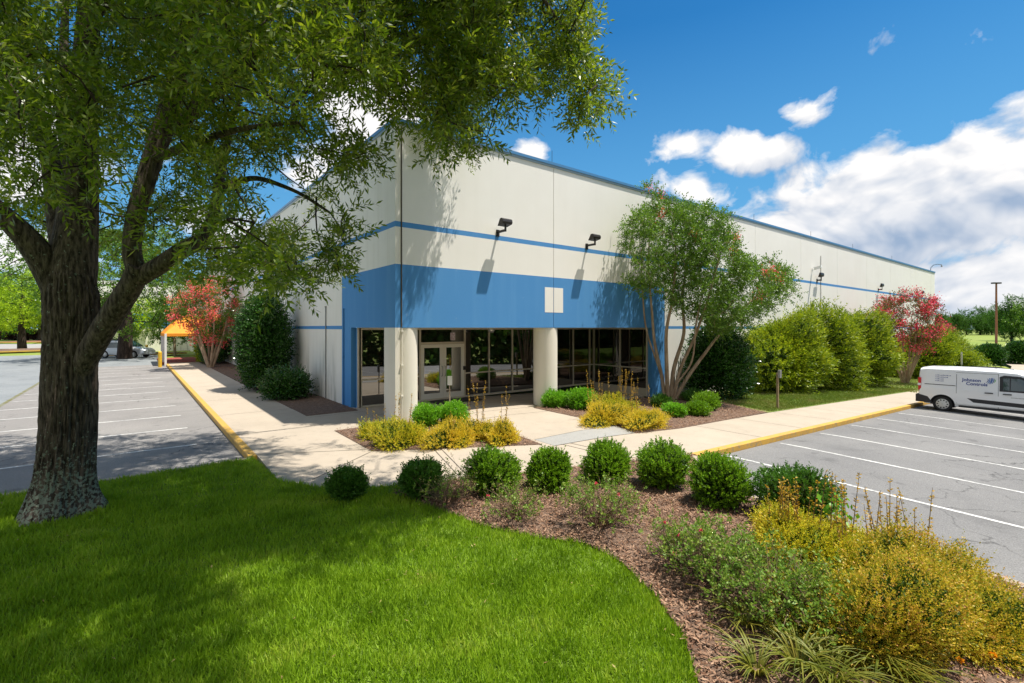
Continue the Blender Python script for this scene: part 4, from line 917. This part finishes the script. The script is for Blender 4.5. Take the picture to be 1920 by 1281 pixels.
# --- red crepe myrtles
def redcrepe(base, w, h, lab, m, mf, nl=210, ls=1., fl=.5, trunk_h=.34, brz=.15, clip=-.5):
    r = empty('crepe_myrtle', G(*base), lab, 'tree'); g = Geo(); nodes = []
    for k in range(8):
        a = k*.785+rng.uniform(-.2, .2); q, rad = limb([(.12*math.cos(a),.12*math.sin(a),-.05),(.25*w*.4*math.cos(a),.25*w*.4*math.sin(a),h*trunk_h*.5),(w*.22*math.cos(a),w*.22*math.sin(a),h*trunk_h*1.2),(w*.30*math.cos(a),w*.30*math.sin(a),h*.7)], [.09*ls,.075*ls,.05*ls,.02*ls], 4); g.tube(q, rad, M_crepe, 7); nodes.append(q)
    g.build('trunk', r); nodes = np.concatenate(nodes)
    p = unit(rng.normal(size=(nl*3, 3)))*rng.uniform(.35, 1, (nl*3, 1))**.5*np.array([w/2, w/2, h*.36])+np.array([0, 0, h*.64])
    nz = np.array([mn.noise(Vector(q*(1.3/ls))) for q in p]); p = p[nz > -.15]; p = p[p[:, 1]+base[1] < clip] if clip is not None else p; p = p[:nl]
    if clip is None: pass
    br = Geo(); grow(br, nodes, None, p, M_crepe, .008, 4, .010); br.build('branches', r)
    g = Geo(); tufts(g, p, 8, .42*ls, 9, .10*ls, .055*ls, m, 1., 0., .4); g.build('foliage', r)
    g = Geo(); k = rng.uniform(size=len(p)) < fl; q = p[k]+unit(p[k]-np.array([0,0,h*.55]))*.25; c = np.repeat(q, 60, axis=0)+rng.normal(0, .17*ls, (len(q)*60, 3)); g.leaves(c, rng.normal(size=c.shape), .09*ls, .075*ls, mf)
    if brz:
        k = rng.uniform(size=len(p)) < brz; q = p[k]+unit(p[k]-np.array([0,0,h*.55]))*.3; q = q[q[:, 2] > h*.7] if len(q) else q
        if len(q): c = np.repeat(q, 60, axis=0)+rng.normal(0, .2*ls, (len(q)*60, 3)); g.leaves(c, rng.normal(size=c.shape), .09*ls, .03*ls, L_brz)
    g.build('flowers', r); return r
L_crp2 = leafmat('crepe_leaves_reddish', [(.06,.07,.015),(.12,.12,.02),(.20,.08,.04)], .35)
redcrepe((37.2, -3.3), 4.3, 6.6, 'red flowering crepe myrtle standing among the golden hedge bushes', L_crp2, L_red, 210, 1.05, .42, .30, .2, -.6)
redcrepe((-1.7, 27.0), 4.4, 6.3, 'coral red crepe myrtle beside the left walk near the orange canopy', L_crp, L_coral, 200, 1.1, .5, .32, 0, 25+40)
redcrepe((150, 16), 7, 6, 'pink crepe myrtle at the far right edge beyond the dark bush', L_crp2, L_red, 60, 2., .6, .3, 0, None)

# --- generic background trees
def fartree(name, base, w, h, m, lab, cat='tree', nc=70, ls=.5, trunk=.22, th=.3, group=None, cone=0., seed=0, bark=None, z0=None, nl=9, ntw=9, low=0.):
    rg = np.random.default_rng(seed+11); r = empty(name, (base[0], base[1], float(gz(*base))-.3 if z0 is None else z0), lab, cat, group); g = Geo()
    q, rad = limb([(0,0,-.3),(.05*w*rg.normal(0,.3),0,h*th),(0,.02*w,h*.6),(0,0,h*.9)], [trunk*1.25, trunk, trunk*.6, trunk*.15], 4); g.tube(q, rad, bark or M_bark2, 8); g.build('trunk', r)
    nb = int(nc*3); p = unit(rg.normal(size=(nb, 3))); rr = rg.uniform(.25, 1, (nb, 1))**.5; k = rg.normal(size=(6, 3))*2.2; ph = rg.uniform(0, 6.28, 6); s = 1+.28*np.mean(np.sin(p@k.T+ph), axis=1)*2
    p = p*rr*s[:, None]*np.array([w/2, w/2, h*(1-th)/2*1.05+low]); 
    if cone: p[:, :2] *= (1-cone*(p[:, 2:3]/(h*(1-th)/2)+1)/2)
    p[:, 2] += h*(th+(1-th)/2)-low*.5; p = p[p[:, 2] > h*th*.5][:nc]
    br = Geo(); grow(br, q, None, p, bark or M_bark2, .02, 4, .012)
    br.build('branches', r); g = Geo()
    c = np.repeat(p, ntw, axis=0); D = unit(rng.normal(size=c.shape)+np.array([0,0,.25])); sprigs(g, c+D*.2*ls, D, nl, ls*2.2*rng.uniform(.6,1.3,len(c)), ls*.62, ls*.36, m, 1.0); g.build('crown', r)
    return r
# left side
t1 = P(233, 672, -.1); fartree('shade_tree', t1, 15, 14, L_crp, 'large dark tree on the mulch island behind the oak', nc=330, ls=.35, trunk=.5, th=.26, seed=3, nl=10, low=.5)
t2 = P(42, 655, -.13); fartree('maple_tree', t2, 12.5, 11.5, L_fary, 'small round yellow-green maple on the left island', nc=260, ls=.36, trunk=.42, th=.2, seed=5, nl=9)
t3 = P(264, 656, -.1); fartree('maple_tree', t3, 8.5, 7.4, L_fary, 'slim bright green tree before the cream wing', nc=110, ls=.42, trunk=.3, th=.3, seed=8)
fartree('crepe_myrtle', (-2.4, 52), 5, 6, L_crp, 'green crepe myrtle beyond the orange canopy', nc=60, ls=.4, trunk=.12, th=.3, seed=9, bark=M_crepe)
def far_at(u, d): 
    q = CAM[:2]+d*FW+(u-960)/F*d*RT; return (float(q[0]), float(q[1]))
for i, (u, d, w, h, m, lab) in enumerate([(-40,120,16,14,L_fary,'pale green tree at the far left edge'),(30,118,15,14.5,L_fary,'bushy pale tree behind the small maple'),(75,112,14,13.5,L_far,'mid green tree behind the left lawn, partly behind the trunk'),(140,125,18,14,L_far,'distant tree behind the oak trunk'),(205,110,16,13,L_fary,'distant bright tree right of the oak trunk'),(-110,110,16,13,L_far,'distant tree off the left edge'),
     (320,105,16,15,L_far,'distant green tree above the orange canopy')]):
    fartree('background_tree', far_at(u, d), w, h, m, lab, nc=120, ls=.75, trunk=.4, th=.12, seed=20+i, group='trees beyond the left car park')
for i, (u, v, w, h, lab) in enumerate([(10,636,5,2.4,'low purple-leaved shrub at the back of the left lawn'),(28,636,5,2.4,'purple-leaved shrub behind the small maple')]):
    L_pur = leafmat('purple_leaves', [(.05,.02,.03),(.09,.04,.05)], .2); bigbush('purple_shrub', (u, v), w, w*.8, h, L_pur, 500, lab, L=.4, Wd=.2)
# right side
protos = []
right = [(1765,235,17,15,L_far),(1790,240,15,13,L_far),(1812,230,17,15.5,L_far),(1838,235,13,18,L_far),(1860,228,15,15,L_far),(1880,235,16,16,L_far),(1740,240,17,14,L_far),(1905,230,18,17,L_far),(1930,226,18,16,L_far),(1720,230,18,13,L_far),(1850,250,17,14,L_fard),(1800,252,17,14,L_fard)]
labs = ['far tree just right of the warehouse end','second far tree right of the warehouse end','far tree above the golden hedge end','tall pointed far tree left of the lamp pole','far tree directly behind the lamp pole foot','far tree right of the lamp pole','far tree touching the warehouse edge','far tree low behind the near tall trees','far tree at the right edge','far tree behind the warehouse end','dark far tree between the pointed one and the pole','dark far tree in the middle of the treeline']
for i, (u, d, w, h, m) in enumerate(right):
    if i < 4: t = fartree('background_tree', far_at(u, d*1.45), w*1.15, h*1.05, m, labs[i], nc=110, ls=1.0, trunk=.4, th=.05, seed=40+i, group='far treeline beyond the field'); protos.append(t)
    else:
        s = protos[i % 4]; t = copy_tree(s); q = far_at(u, d*1.45); t.location = (q[0], q[1], float(gz(*q))-.3); t.rotation_euler.z = i*1.3; t['label'] = labs[i]; sc_ = h/right[i % 4][3]; t.scale = (sc_, sc_, sc_)
fartree('background_tree', far_at(1897,185), 15, 16, L_far, 'tall dark tree right of the lamp pole', nc=170, ls=.7, trunk=.4, th=.08, seed=60, group='tall trees at the right edge')
fartree('background_tree', far_at(1935,180), 16, 15, L_crp, 'tall bright green tree at the right edge', nc=170, ls=.7, trunk=.4, th=.08, seed=61, group='tall trees at the right edge')
# wood behind the camera, reflected in the glass
g = Geo()
for k in range(1300):
    x = rng.uniform(-50, 90); y = rng.uniform(-35, -29); c = np.array([x, y, rng.uniform(-1.5, 9)]); cc_ = np.repeat([c], 40, axis=0)+rng.normal(0, 1.1, (40, 3)); g.leaves(cc_, rng.normal(size=cc_.shape), 1.0, .7, L_far)
tag(g.build('wood'), 'dark wood across the road behind the car park', 'wood', kind='stuff')

# ------------------------------------------------------------------ distant grounds
sheet('far_road', [far_at(1800,92),far_at(1990,84),far_at(2100,118),far_at(1700,128)], -.29, M_conc2, step=20)
sheet('far_path', [P(1893,700,-.2),P(1925,702,-.2),P(1925,687,-.2),P(1895,677,-.2),P(1880,676,-.2),P(1868,671,-.2),P(1866,674,-.2),P(1880,683,-.2),P(1897,690,-.2)], .012, M_conc, step=20)
sheet('left_field_lawn', [far_at(-120,95),far_at(60,90),far_at(90,110),far_at(-150,125)], -.2, mat('left_lawn_grass',(.16,.26,.03),(.22,.32,.04),.3), step=20)
sheet('left_side_road', [far_at(-200,72),far_at(110,68),far_at(130,90),far_at(-200,90)], -.25, M_conc2, step=20)
def island(name, u, v, rx, ry, rot, m, off=-.13):
    x, y = P(u, v, -.1); g = Geo(); V = []
    for s, z in ((1.,-.03),(1.,.12),(.97,.13),(.6,.22),(.05,.28)): V.append([(x+s*(rx*math.cos(t)*math.cos(rot)-ry*math.sin(t)*math.sin(rot)), y+s*(rx*math.cos(t)*math.sin(rot)+ry*math.sin(t)*math.cos(rot)), off+z) for t in np.arange(28)*2*math.pi/28])
    g.grid(V[2:], m, True, True); g.grid(V[:3], M_yel, False, True); o = g.build(name); o['kind'] = 'structure'
island('mulch_island', 236, 665, 5.5, 1.6, 0, M_mulch); island('far_mulch_island', 55, 657, 9, 3, .5, M_mulch); island('small_island', 262, 652, 5, 2.0, 0, M_mulch)
M_redm = mat('red_clay', (.25,.10,.06),(.18,.08,.05),1)
island('clay_bank', 72, 641, 7, 4, .3, M_redm)

# ------------------------------------------------------------------ canopy, bollards, posts
cn = empty('entrance_canopy', (0, 35.0, 0), 'orange domed fabric canopy over the red paved side entrance', 'canopy')
M_or = mat('orange_fabric', (.85, .30, .015), (.78, .26, .015), 1.5, rough=.7); 
g = Geo(); rows = []; x0c, x1c, ya, yb, ze, zp = -4.15, 0, -2.9, 3.5, 2.35, 3.95
for i in range(13):
    t = i/12; yy = ya+(yb-ya)*t; hh = ze+(zp-ze)*math.sin(math.pi*t)**.8; cut = (hh-ze)*.9; rows.append([(x0c, yy, ze-.22), (x0c, yy, ze), (x0c+cut*.55, yy, ze+(hh-ze)*.62), (x0c+cut*1.2, yy, hh), (x1c, yy, hh)])
g.grid(rows, M_or, False)
for yy in (ya, yb): g.quads([(x0c,yy,ze-.22),(x1c,yy,ze-.22),(x1c,yy,ze),(x0c,yy,ze)], [(0,1,2,3)], M_or)
g.build('fabric_roof', cn)
for xx in (x0c+.08,):
    for yy in (ya+.06, .3, yb-.06):
        g = Geo(); g.box((xx-.07,yy-.07,-.1),(xx+.07,yy+.07,ze),M_white); g.build('post', cn)
g = Geo(); g.box((x0c+.08,ya+.03,ze-.1),(x1c,ya+.09,ze-.03),M_white); g.box((x0c+.08,yb-.09,ze-.1),(x1c,yb-.03,ze-.03),M_white); g.build('eave_rail', cn)
M_by = mat('bollard_yellow', (.78,.48,.03), (.7,.42,.03), 3, rough=.5)
for (u, v, h, lab, m) in ((300,688,1.15,'yellow bollard at the end of the yellow kerb',M_by),(275,668,1.15,'yellow bollard behind the canopy posts',M_by)):
    x, y = P(u, v, -.1); r = empty('bollard', (x, y, -.13), lab, 'bollard', 'bollards by the canopy'); g = Geo(); g.tube([(0,0,0),(0,0,.6),(0,0,h-.05)], .12, m, 14); g.build('post', r)
    g = Geo(); g.tube([(0,0,h-.05),(0,0,h),(0,0,h+.04)], [.12,.10,.03], m, 14); g.build('cap', r)
x, y = P(843, 775); r = empty('post_sign', G(x, y), 'small blank white sign on a thin post before the glass doors', 'sign')
g = Geo(); g.tube([(0,0,0),(0,0,.6),(0,0,1.2)], .022, M_kerbc, 8); g.build('post', r)
g = Geo(); g.obox((-.01,-.03,1.07),(.075*.79,-.075*.61,0),(.01,.012,0),(0,0,.15),M_white); g.build('sign_plate', r)
x, y = P(1458, 766); r = empty('utility_post', G(x, y), 'short brown post with a small grey outlet box on the grass edge', 'post')
g = Geo(); g.box((-.035,-.035,-.05),(.035,.035,1.38),mat('post_wood',(.22,.16,.09),(.3,.22,.13),6)); g.build('post', r)
g = Geo(); g.box((-.075,-.12,1.2),(.075,-.036,1.5),M_grey); g.build('outlet_box', r)
x, y = far_at(1803, 33); r = empty('parking_sign', G(x, y), 'narrow white parking sign seen edge-on behind the van roof', 'sign')
g = Geo(); g.tube([(0,0,0),(0,0,1.2),(0,0,2.2)], .025, M_grey, 6); g.build('post', r)
g = Geo(); g.obox((0,0,1.9),(.06,.04,0),(-.01,.012,0),(0,0,.42),M_white); g.build('sign_plate', r)
x, y = far_at(1868, 100); zb = float(gz(x, y))-.3; r = empty('parking_lot_lamp', (x, y, zb), 'tall rusty brown lamp pole with twin heads at far right', 'street lamp')
ht = 2.8+(HZ-531)/F*100-zb
g = Geo(); g.tube([(0,0,0),(0,0,ht*.5),(0,0,ht)], [.22,.19,.15], mat('rusty_pole',(.30,.11,.045),(.2,.08,.05),.4,rough=.6), 10); g.build('pole', r)
g = Geo(); g.box((-.5,-.5,0),(.5,.5,.9),mat('pole_base',(.1,.13,.09))); g.build('base', r)
for s in (-1, 1):
    g = Geo(); g.obox((.45*s*RT[0],.45*s*RT[1],ht),(.38*RT[0],.38*RT[1],0),(.3*FW[0],.3*FW[1],0),(0,0,.14),M_bronze); g.build('lamp_head', r)

# ------------------------------------------------------------------ vehicles
M_van = mat('white_car_paint', (.80,.81,.83), rough=.25, coat=.6, spec=.5); M_clad = mat('black_plastic', (.03,.03,.034), rough=.6)
M_cglass = glassmat('car_glass', (.02,.045,.04), 1.9); M_rim = mat('silver_rim', (.62,.62,.60), rough=.35, metal=.5); M_tail = mat('tail_lamp', (.5,.01,.015), rough=.2); M_navy = mat('navy_lettering', (.05,.08,.28)); M_tyre = mat('tyre', (.022,.022,.022), rough=.85)
def vehicle(name, lab, cat, st, wheels, wr, paint, loc, rz, side_glass, windows_front=None, halfw=.9):
    """st: stations (x, z_bottom, z_belt, z_roof, half width at belt, half width at roof)"""
    r = empty(name, loc, lab, cat, rz=rz); bm = bmesh.new(); rings = []
    for (x, zb_, zm, zt, wb, wt) in st:
        pr = [(wb*.93, zb_), (wb, zb_+.14), (wb*1.0, zm*.6+zb_*.4), (wb*.985, zm), (wt+(wb-wt)*.25, zm+(zt-zm)*.75), (wt, zt-.07), (wt*.88, zt-.015), (wt*.5, zt+.015)]
        ring = [bm.verts.new((x, y_, z_)) for y_, z_ in pr]+[bm.verts.new((x, -y_, z_)) for y_, z_ in reversed(pr)]; rings.append(ring)
    n = len(rings[0])
    for a, c in zip(rings[:-1], rings[1:]):
        for i in range(n): bm.faces.new([a[i], a[(i+1) % n], c[(i+1) % n], c[i]])
    bm.faces.new(rings[0]); bm.faces.new(list(reversed(rings[-1]))); bmesh.ops.recalc_face_normals(bm, faces=bm.faces[:])
    me = bpy.data.meshes.new('body'); bm.to_mesh(me); bm.free(); me.materials.append(paint); me.materials.append(M_clad); body = bpy.data.objects.new('body', me); COL.objects.link(body); body.parent = r
    cut = bmesh.new()
    for wx in wheels:
        for s in (-1, 1): bmesh.ops.create_cone(cut, cap_ends=True, segments=40, radius1=wr+.075, radius2=wr+.075, depth=.5, matrix=Matrix.Translation((wx, s*halfw, wr-.0)) @ Matrix.Rotation(math.pi/2, 4, 'X'))
    cm = bpy.data.meshes.new('cut'); cut.to_mesh(cm); cut.free(); cm.materials.append(M_clad); co = bpy.data.objects.new('cut', cm); COL.objects.link(co); co.parent = r
    md = body.modifiers.new('wheel_wells', 'BOOLEAN'); md.object = co; md.operation = 'DIFFERENCE'; md.solver = 'EXACT'
    bpy.context.view_layer.update(); dg = bpy.context.evaluated_depsgraph_get(); nm = bpy.data.meshes.new_from_object(body.evaluated_get(dg)); body.modifiers.clear(); body.data = nm
    if len(nm.materials) < 2: nm.materials.append(M_clad)
    bpy.data.objects.remove(co); 
    for p in nm.polygons:
        p.use_smooth = False
    for wx in wheels:
        for s in (-1, 1):
            w = bpy.data.objects.new('wheel', None); COL.objects.link(w); w.parent = r; w.location = (wx, s*(halfw-.13), wr)
            a = np.arange(32)*2*math.pi/32; g = Geo()
            V = [[(rr_*math.cos(t), s*yy, rr_*math.sin(t)) for t in a] for rr_, yy in ((wr*.66,.09),(wr*.8,.115),(wr*.96,.11),(wr,.08),(wr,-.08),(wr*.9,-.11),(wr*.3,-.11))]; g.grid(V, M_tyre, True, True); g.build('tyre', w)
            g = Geo(); V = [[(rr_*math.cos(t), s*yy, rr_*math.sin(t)) for t in a] for rr_, yy in ((wr*.66,.095),(wr*.6,.10),(wr*.45,.105),(wr*.2,.12),(.01,.125))]; g.grid(V, M_rim, True, True)
            for k in range(10):
                t = k*.628; g.obox((wr*.5*math.cos(t), s*.108, wr*.5*math.sin(t)), (.028*math.cos(t),0,.028*math.sin(t)), (0,.004,0), (-.02*math.sin(t),0,.02*math.cos(t)), M_black)
            g.build('rim', w)
    return r
def side_plate(g, pts, y, m, th=.006):
    """flat plate on the right-hand flank (local -y); pts are (x,z) with y given per point"""
    v = [(x, yy-th, z) for (x, z), yy in zip(pts, y)]; 
    if len(v) == 4: g.quads(v, [(0,1,2,3)], m)
    else:
        c = np.mean(v, axis=0)
        for i in range(len(v)): g.quads([v[i], v[(i+1) % len(v)], c, c], [(0,1,2,3)], m)
# van: rear overhangs the walk, nose toward the car park
vx, vy = 21.85, -7.62; rzv = -math.pi/2+.0; zv = float(gz(vx, vy))-.13
S = [(0,.42,.95,1.70,.86,.72),(.04,.36,.95,1.80,.90,.77),(.25,.30,.97,1.84,.915,.80),(1.2,.26,.98,1.855,.92,.80),(2.4,.26,.98,1.85,.92,.80),(3.0,.26,.98,1.81,.92,.78),(3.35,.26,.99,1.70,.915,.74),(3.75,.26,1.0,1.42,.91,.70),(4.05,.26,1.0,1.16,.90,.70),(4.45,.28,.92,1.05,.87,.70),(4.72,.34,.78,.88,.80,.62),(4.8,.40,.66,.72,.72,.55)]
def vy_at(z, x=1.5):   # half width of the flank at height z
    zm, wb, wt, zt = .98, .92, .80, 1.85
    if z < zm: return wb*.995
    return np.interp(z, [zm, zm+(zt-zm)*.75, zt-.07], [wb*.985, wt+(wb-wt)*.25, wt])
van = vehicle('cargo_van', 'white cargo van with blue company lettering parked with its rear at the yellow kerb', 'van', S, (.78, 3.78), .325, M_van, (vx+.02, vy+.14, zv), rzv, None)
def vp(g, pts, m, th=.006): side_plate(g, pts, [-vy_at(z) for x, z in pts], m, th)
g = Geo(); vp(g, [(2.50,1.03),(2.50,1.60),(2.62,1.66),(3.08,1.64),(3.35,1.52),(3.78,1.16),(3.85,1.03)], M_clad, .006); o = g.build('window_surround', van)
g = Geo(); vp(g, [(2.60,1.08),(2.60,1.56),(3.05,1.56),(3.30,1.45),(3.60,1.18),(3.6,1.10)], M_cglass, .011); g.build('side_window', van)
g = Geo(); vp(g, [(2.78,1.07),(2.78,1.57),(2.81,1.57),(2.81,1.07)], M_clad, .014); vp(g, [(3.36,1.06),(3.36,1.42),(3.385,1.40),(3.385,1.06)], M_clad, .014); g.build('window_divider', van)
g = Geo()
for w_ in (-1, 1):
    pass
g.quads([(3.37,-.66,1.71),(3.37,.66,1.71),(4.07,.64,1.165),(4.07,-.64,1.165)], [(0,1,2,3)], M_cglass); g.v[0][:, 2] += .022; g.build('windscreen', van)
g = Geo(); vp(g, [(1.55,.66),(1.75,.50),(4.2,.42),(4.25,.5),(4.05,.58)], M_clad); vp(g, [(1.3,.26),(1.3,.34),(3.3,.34),(3.3,.26)], M_clad); g.build('side_cladding', van)
g = Geo(); g.obox((-.02,0,.50),(.09,0,0),(0,.88,0),(0,0,.16),M_clad); vp(g, [(.0,.34),(.0,.68),(.30,.60),(.44,.40),(.44,.34)], M_clad); g.build('rear_bumper', van)
for s in (-1, 1):
    g = Geo(); g.obox((.03,s*.84,1.12),(.05,0,0),(0,.05,0),(0,0,.27),M_tail); g.obox((.02,s*.845,1.1),(.052,0,0),(0,.052,0),(0,0,.05),M_white); g.build('tail_lamp', van)
g = Geo(); g.obox((.0,0,1.35),(.03,0,0),(0,.62,0),(0,0,.25),M_cglass); g.build('rear_window', van)
g = Geo()
for xx, z0, z1 in ((1.22,.42,1.62),(2.46,.34,1.70)):
    for za, zb_ in ((z0, .98), (.98, z1)):
        vp(g, [(xx,za),(xx,zb_),(xx+.012,zb_),(xx+.012,za)], M_clad, .005)
vp(g, [(.2,1.12),(.2,1.145),(1.2,1.145),(1.2,1.12)], M_clad, .005); vp(g, [(1.2,1.68),(1.2,1.69),(2.46,1.69),(2.46,1.68)], M_clad, .004); g.build('door_seam', van)
for xx in (2.08, 2.60): g = Geo(); g.obox((xx+.12,-.93,.93),(.12,0,0),(0,.018,0),(0,0,.018),M_clad); g.build('door_handle', van)
g = Geo(); g.obox((3.55,-1.03,1.10),(.07,0,0),(0,.10,0),(0,0,.09),M_clad); g.build('wing_mirror', van)
def text(s, size, x, z, par, m, th=.009, shear=0., bold=.0):
    cu = bpy.data.curves.new('txt', 'FONT'); cu.body = s; cu.size = size; cu.offset = bold; cu.resolution_u = 3; t = bpy.data.objects.new('txt', cu); COL.objects.link(t); bpy.context.view_layer.update()
    me = bpy.data.meshes.new_from_object(t.evaluated_get(bpy.context.evaluated_depsgraph_get())); bpy.data.objects.remove(t)
    for v in me.vertices:
        zz_ = z+v.co.y; xx_ = x+v.co.x; v.co = (xx_, -vy_at(zz_)-th, zz_)
    me.materials.clear(); me.materials.append(m); o = bpy.data.objects.new('lettering', me); COL.objects.link(o); o.parent = par; return o
text('Johnson', .175, 1.40, 1.35, van, M_navy, bold=.004); text('Controls', .175, 1.52, 1.20, van, M_navy, bold=.004)
for i, s in enumerate(('BUILDING', 'Technologies', 'Support', 'SYSTEMS')): pass
# round emblem of curved bars, blue turning green
g = Geo(); ec = (2.24, 1.42); er = .13; gm = mat('emblem_green', (.12,.45,.12)); bl = mat('emblem_blue', (.02,.16,.45))
for k in range(6):
    xo = -er+.028+k*.043; rows = []
    for t in np.linspace(-1, 1, 9):
        hh_ = math.sqrt(max(0, er*er-(xo)**2))*t; cvx = .035*(1-t*t); x_ = ec[0]+xo+cvx*(1 if k < 3 else .6)+hh_*.25; z_ = ec[1]+hh_; wdt = .013*(1-.5*t*t); rows.append([(x_-wdt, -vy_at(z_)-.009, z_), (x_+wdt, -vy_at(z_)-.009, z_)])
    g.grid(rows, gm if k == 5 else bl if k % 2 else M_navy, False)
g.build('emblem', van)
# small illegible lines of lettering on the rear quarter and door: short strokes
for j, (z_, n_) in enumerate(((1.52,11),(1.44,9),(1.36,6),(1.28,6))):
    g = Geo()
    for k in range(n_):
        x_ = .55+k*.047; hgt = .018+.014*((k*7+j*3) % 3)/2; vp(g, [(x_,z_),(x_,z_+hgt),(x_+.030,z_+hgt),(x_+.030,z_)], M_navy, .008)
    g.build('small_lettering', van)
g = Geo()
for k in range(22): x_ = 2.82+k*.036; vp(g, [(x_,.80),(x_,.825),(x_+.022,.825),(x_+.022,.80)], M_grey, .008)
g.build('small_lettering', van)
# second vehicle beyond the van
S2 = [(0,.45,.90,1.10,.84,.75),(.1,.35,.92,1.45,.88,.66),(.5,.28,.94,1.66,.9,.64),(1.6,.26,.94,1.70,.9,.64),(2.6,.26,.94,1.64,.9,.62),(3.3,.26,.94,1.20,.9,.66),(3.5,.26,.92,1.05,.89,.74),(4.3,.28,.80,.92,.86,.74),(4.6,.36,.66,.75,.78,.6)]
M_sil = mat('silver_car_paint', (.55,.58,.62), rough=.25, coat=.6, metal=.3)
bx = (24.9, -7.4); suv = vehicle('parked_car', 'white car with a dark roof rack just beyond the van', 'car', S2, (.85,3.65), .33, M_van, (bx[0]+.1, bx[1], float(gz(*bx))-.13), -math.pi/2, None, halfw=.88)
g = Geo(); 
for s in (-1, 1): g.tube([(.7,s*.58,1.74),(1.5,s*.58,1.80),(2.5,s*.58,1.74)], .03, M_clad, 6)
g.build('roof_rack', suv)
def carglass(par):
    for s in (-1, 1):
        g = Geo(); g.quads([(.45,s*.895,.98),(.62,s*.74,1.50),(2.5,s*.735,1.50),(3.15,s*.875,.99)], [(0,1,2,3)], M_cglass); g.v[0][:, 1] += s*.012; g.build('side_window', par)
    g = Geo(); g.quads([(2.66,-.56,1.62),(2.66,.56,1.62),(3.42,.68,1.10),(3.42,-.68,1.10)], [(0,1,2,3)], M_cglass); g.v[0] += np.array([.03,0,.03]); g.build('windscreen', par)
    for s in (-1, 1): g = Geo(); g.obox((4.42,s*.66,.68),(.09,0,0),(0,.12,0),(0,0,.07),M_white); g.build('headlight', par)
carglass(suv)
cx_, cy_ = P(222, 671, -.13); ang_ = math.atan2(RT[1], RT[0]); 
silv = vehicle('parked_car', 'silver car with roof rack behind the mulch island at left', 'car', S2, (.85,3.65), .33, M_sil, (cx_-2.0*RT[0]+FW[0]*.6, cy_-2.0*RT[1]+FW[1]*.6, -.13), ang_, None, halfw=.88); carglass(silv)
g = Geo(); g.box((1.1,-.5,1.72),(2.0,.5,1.86),M_clad); g.build('roof_rack', silv)
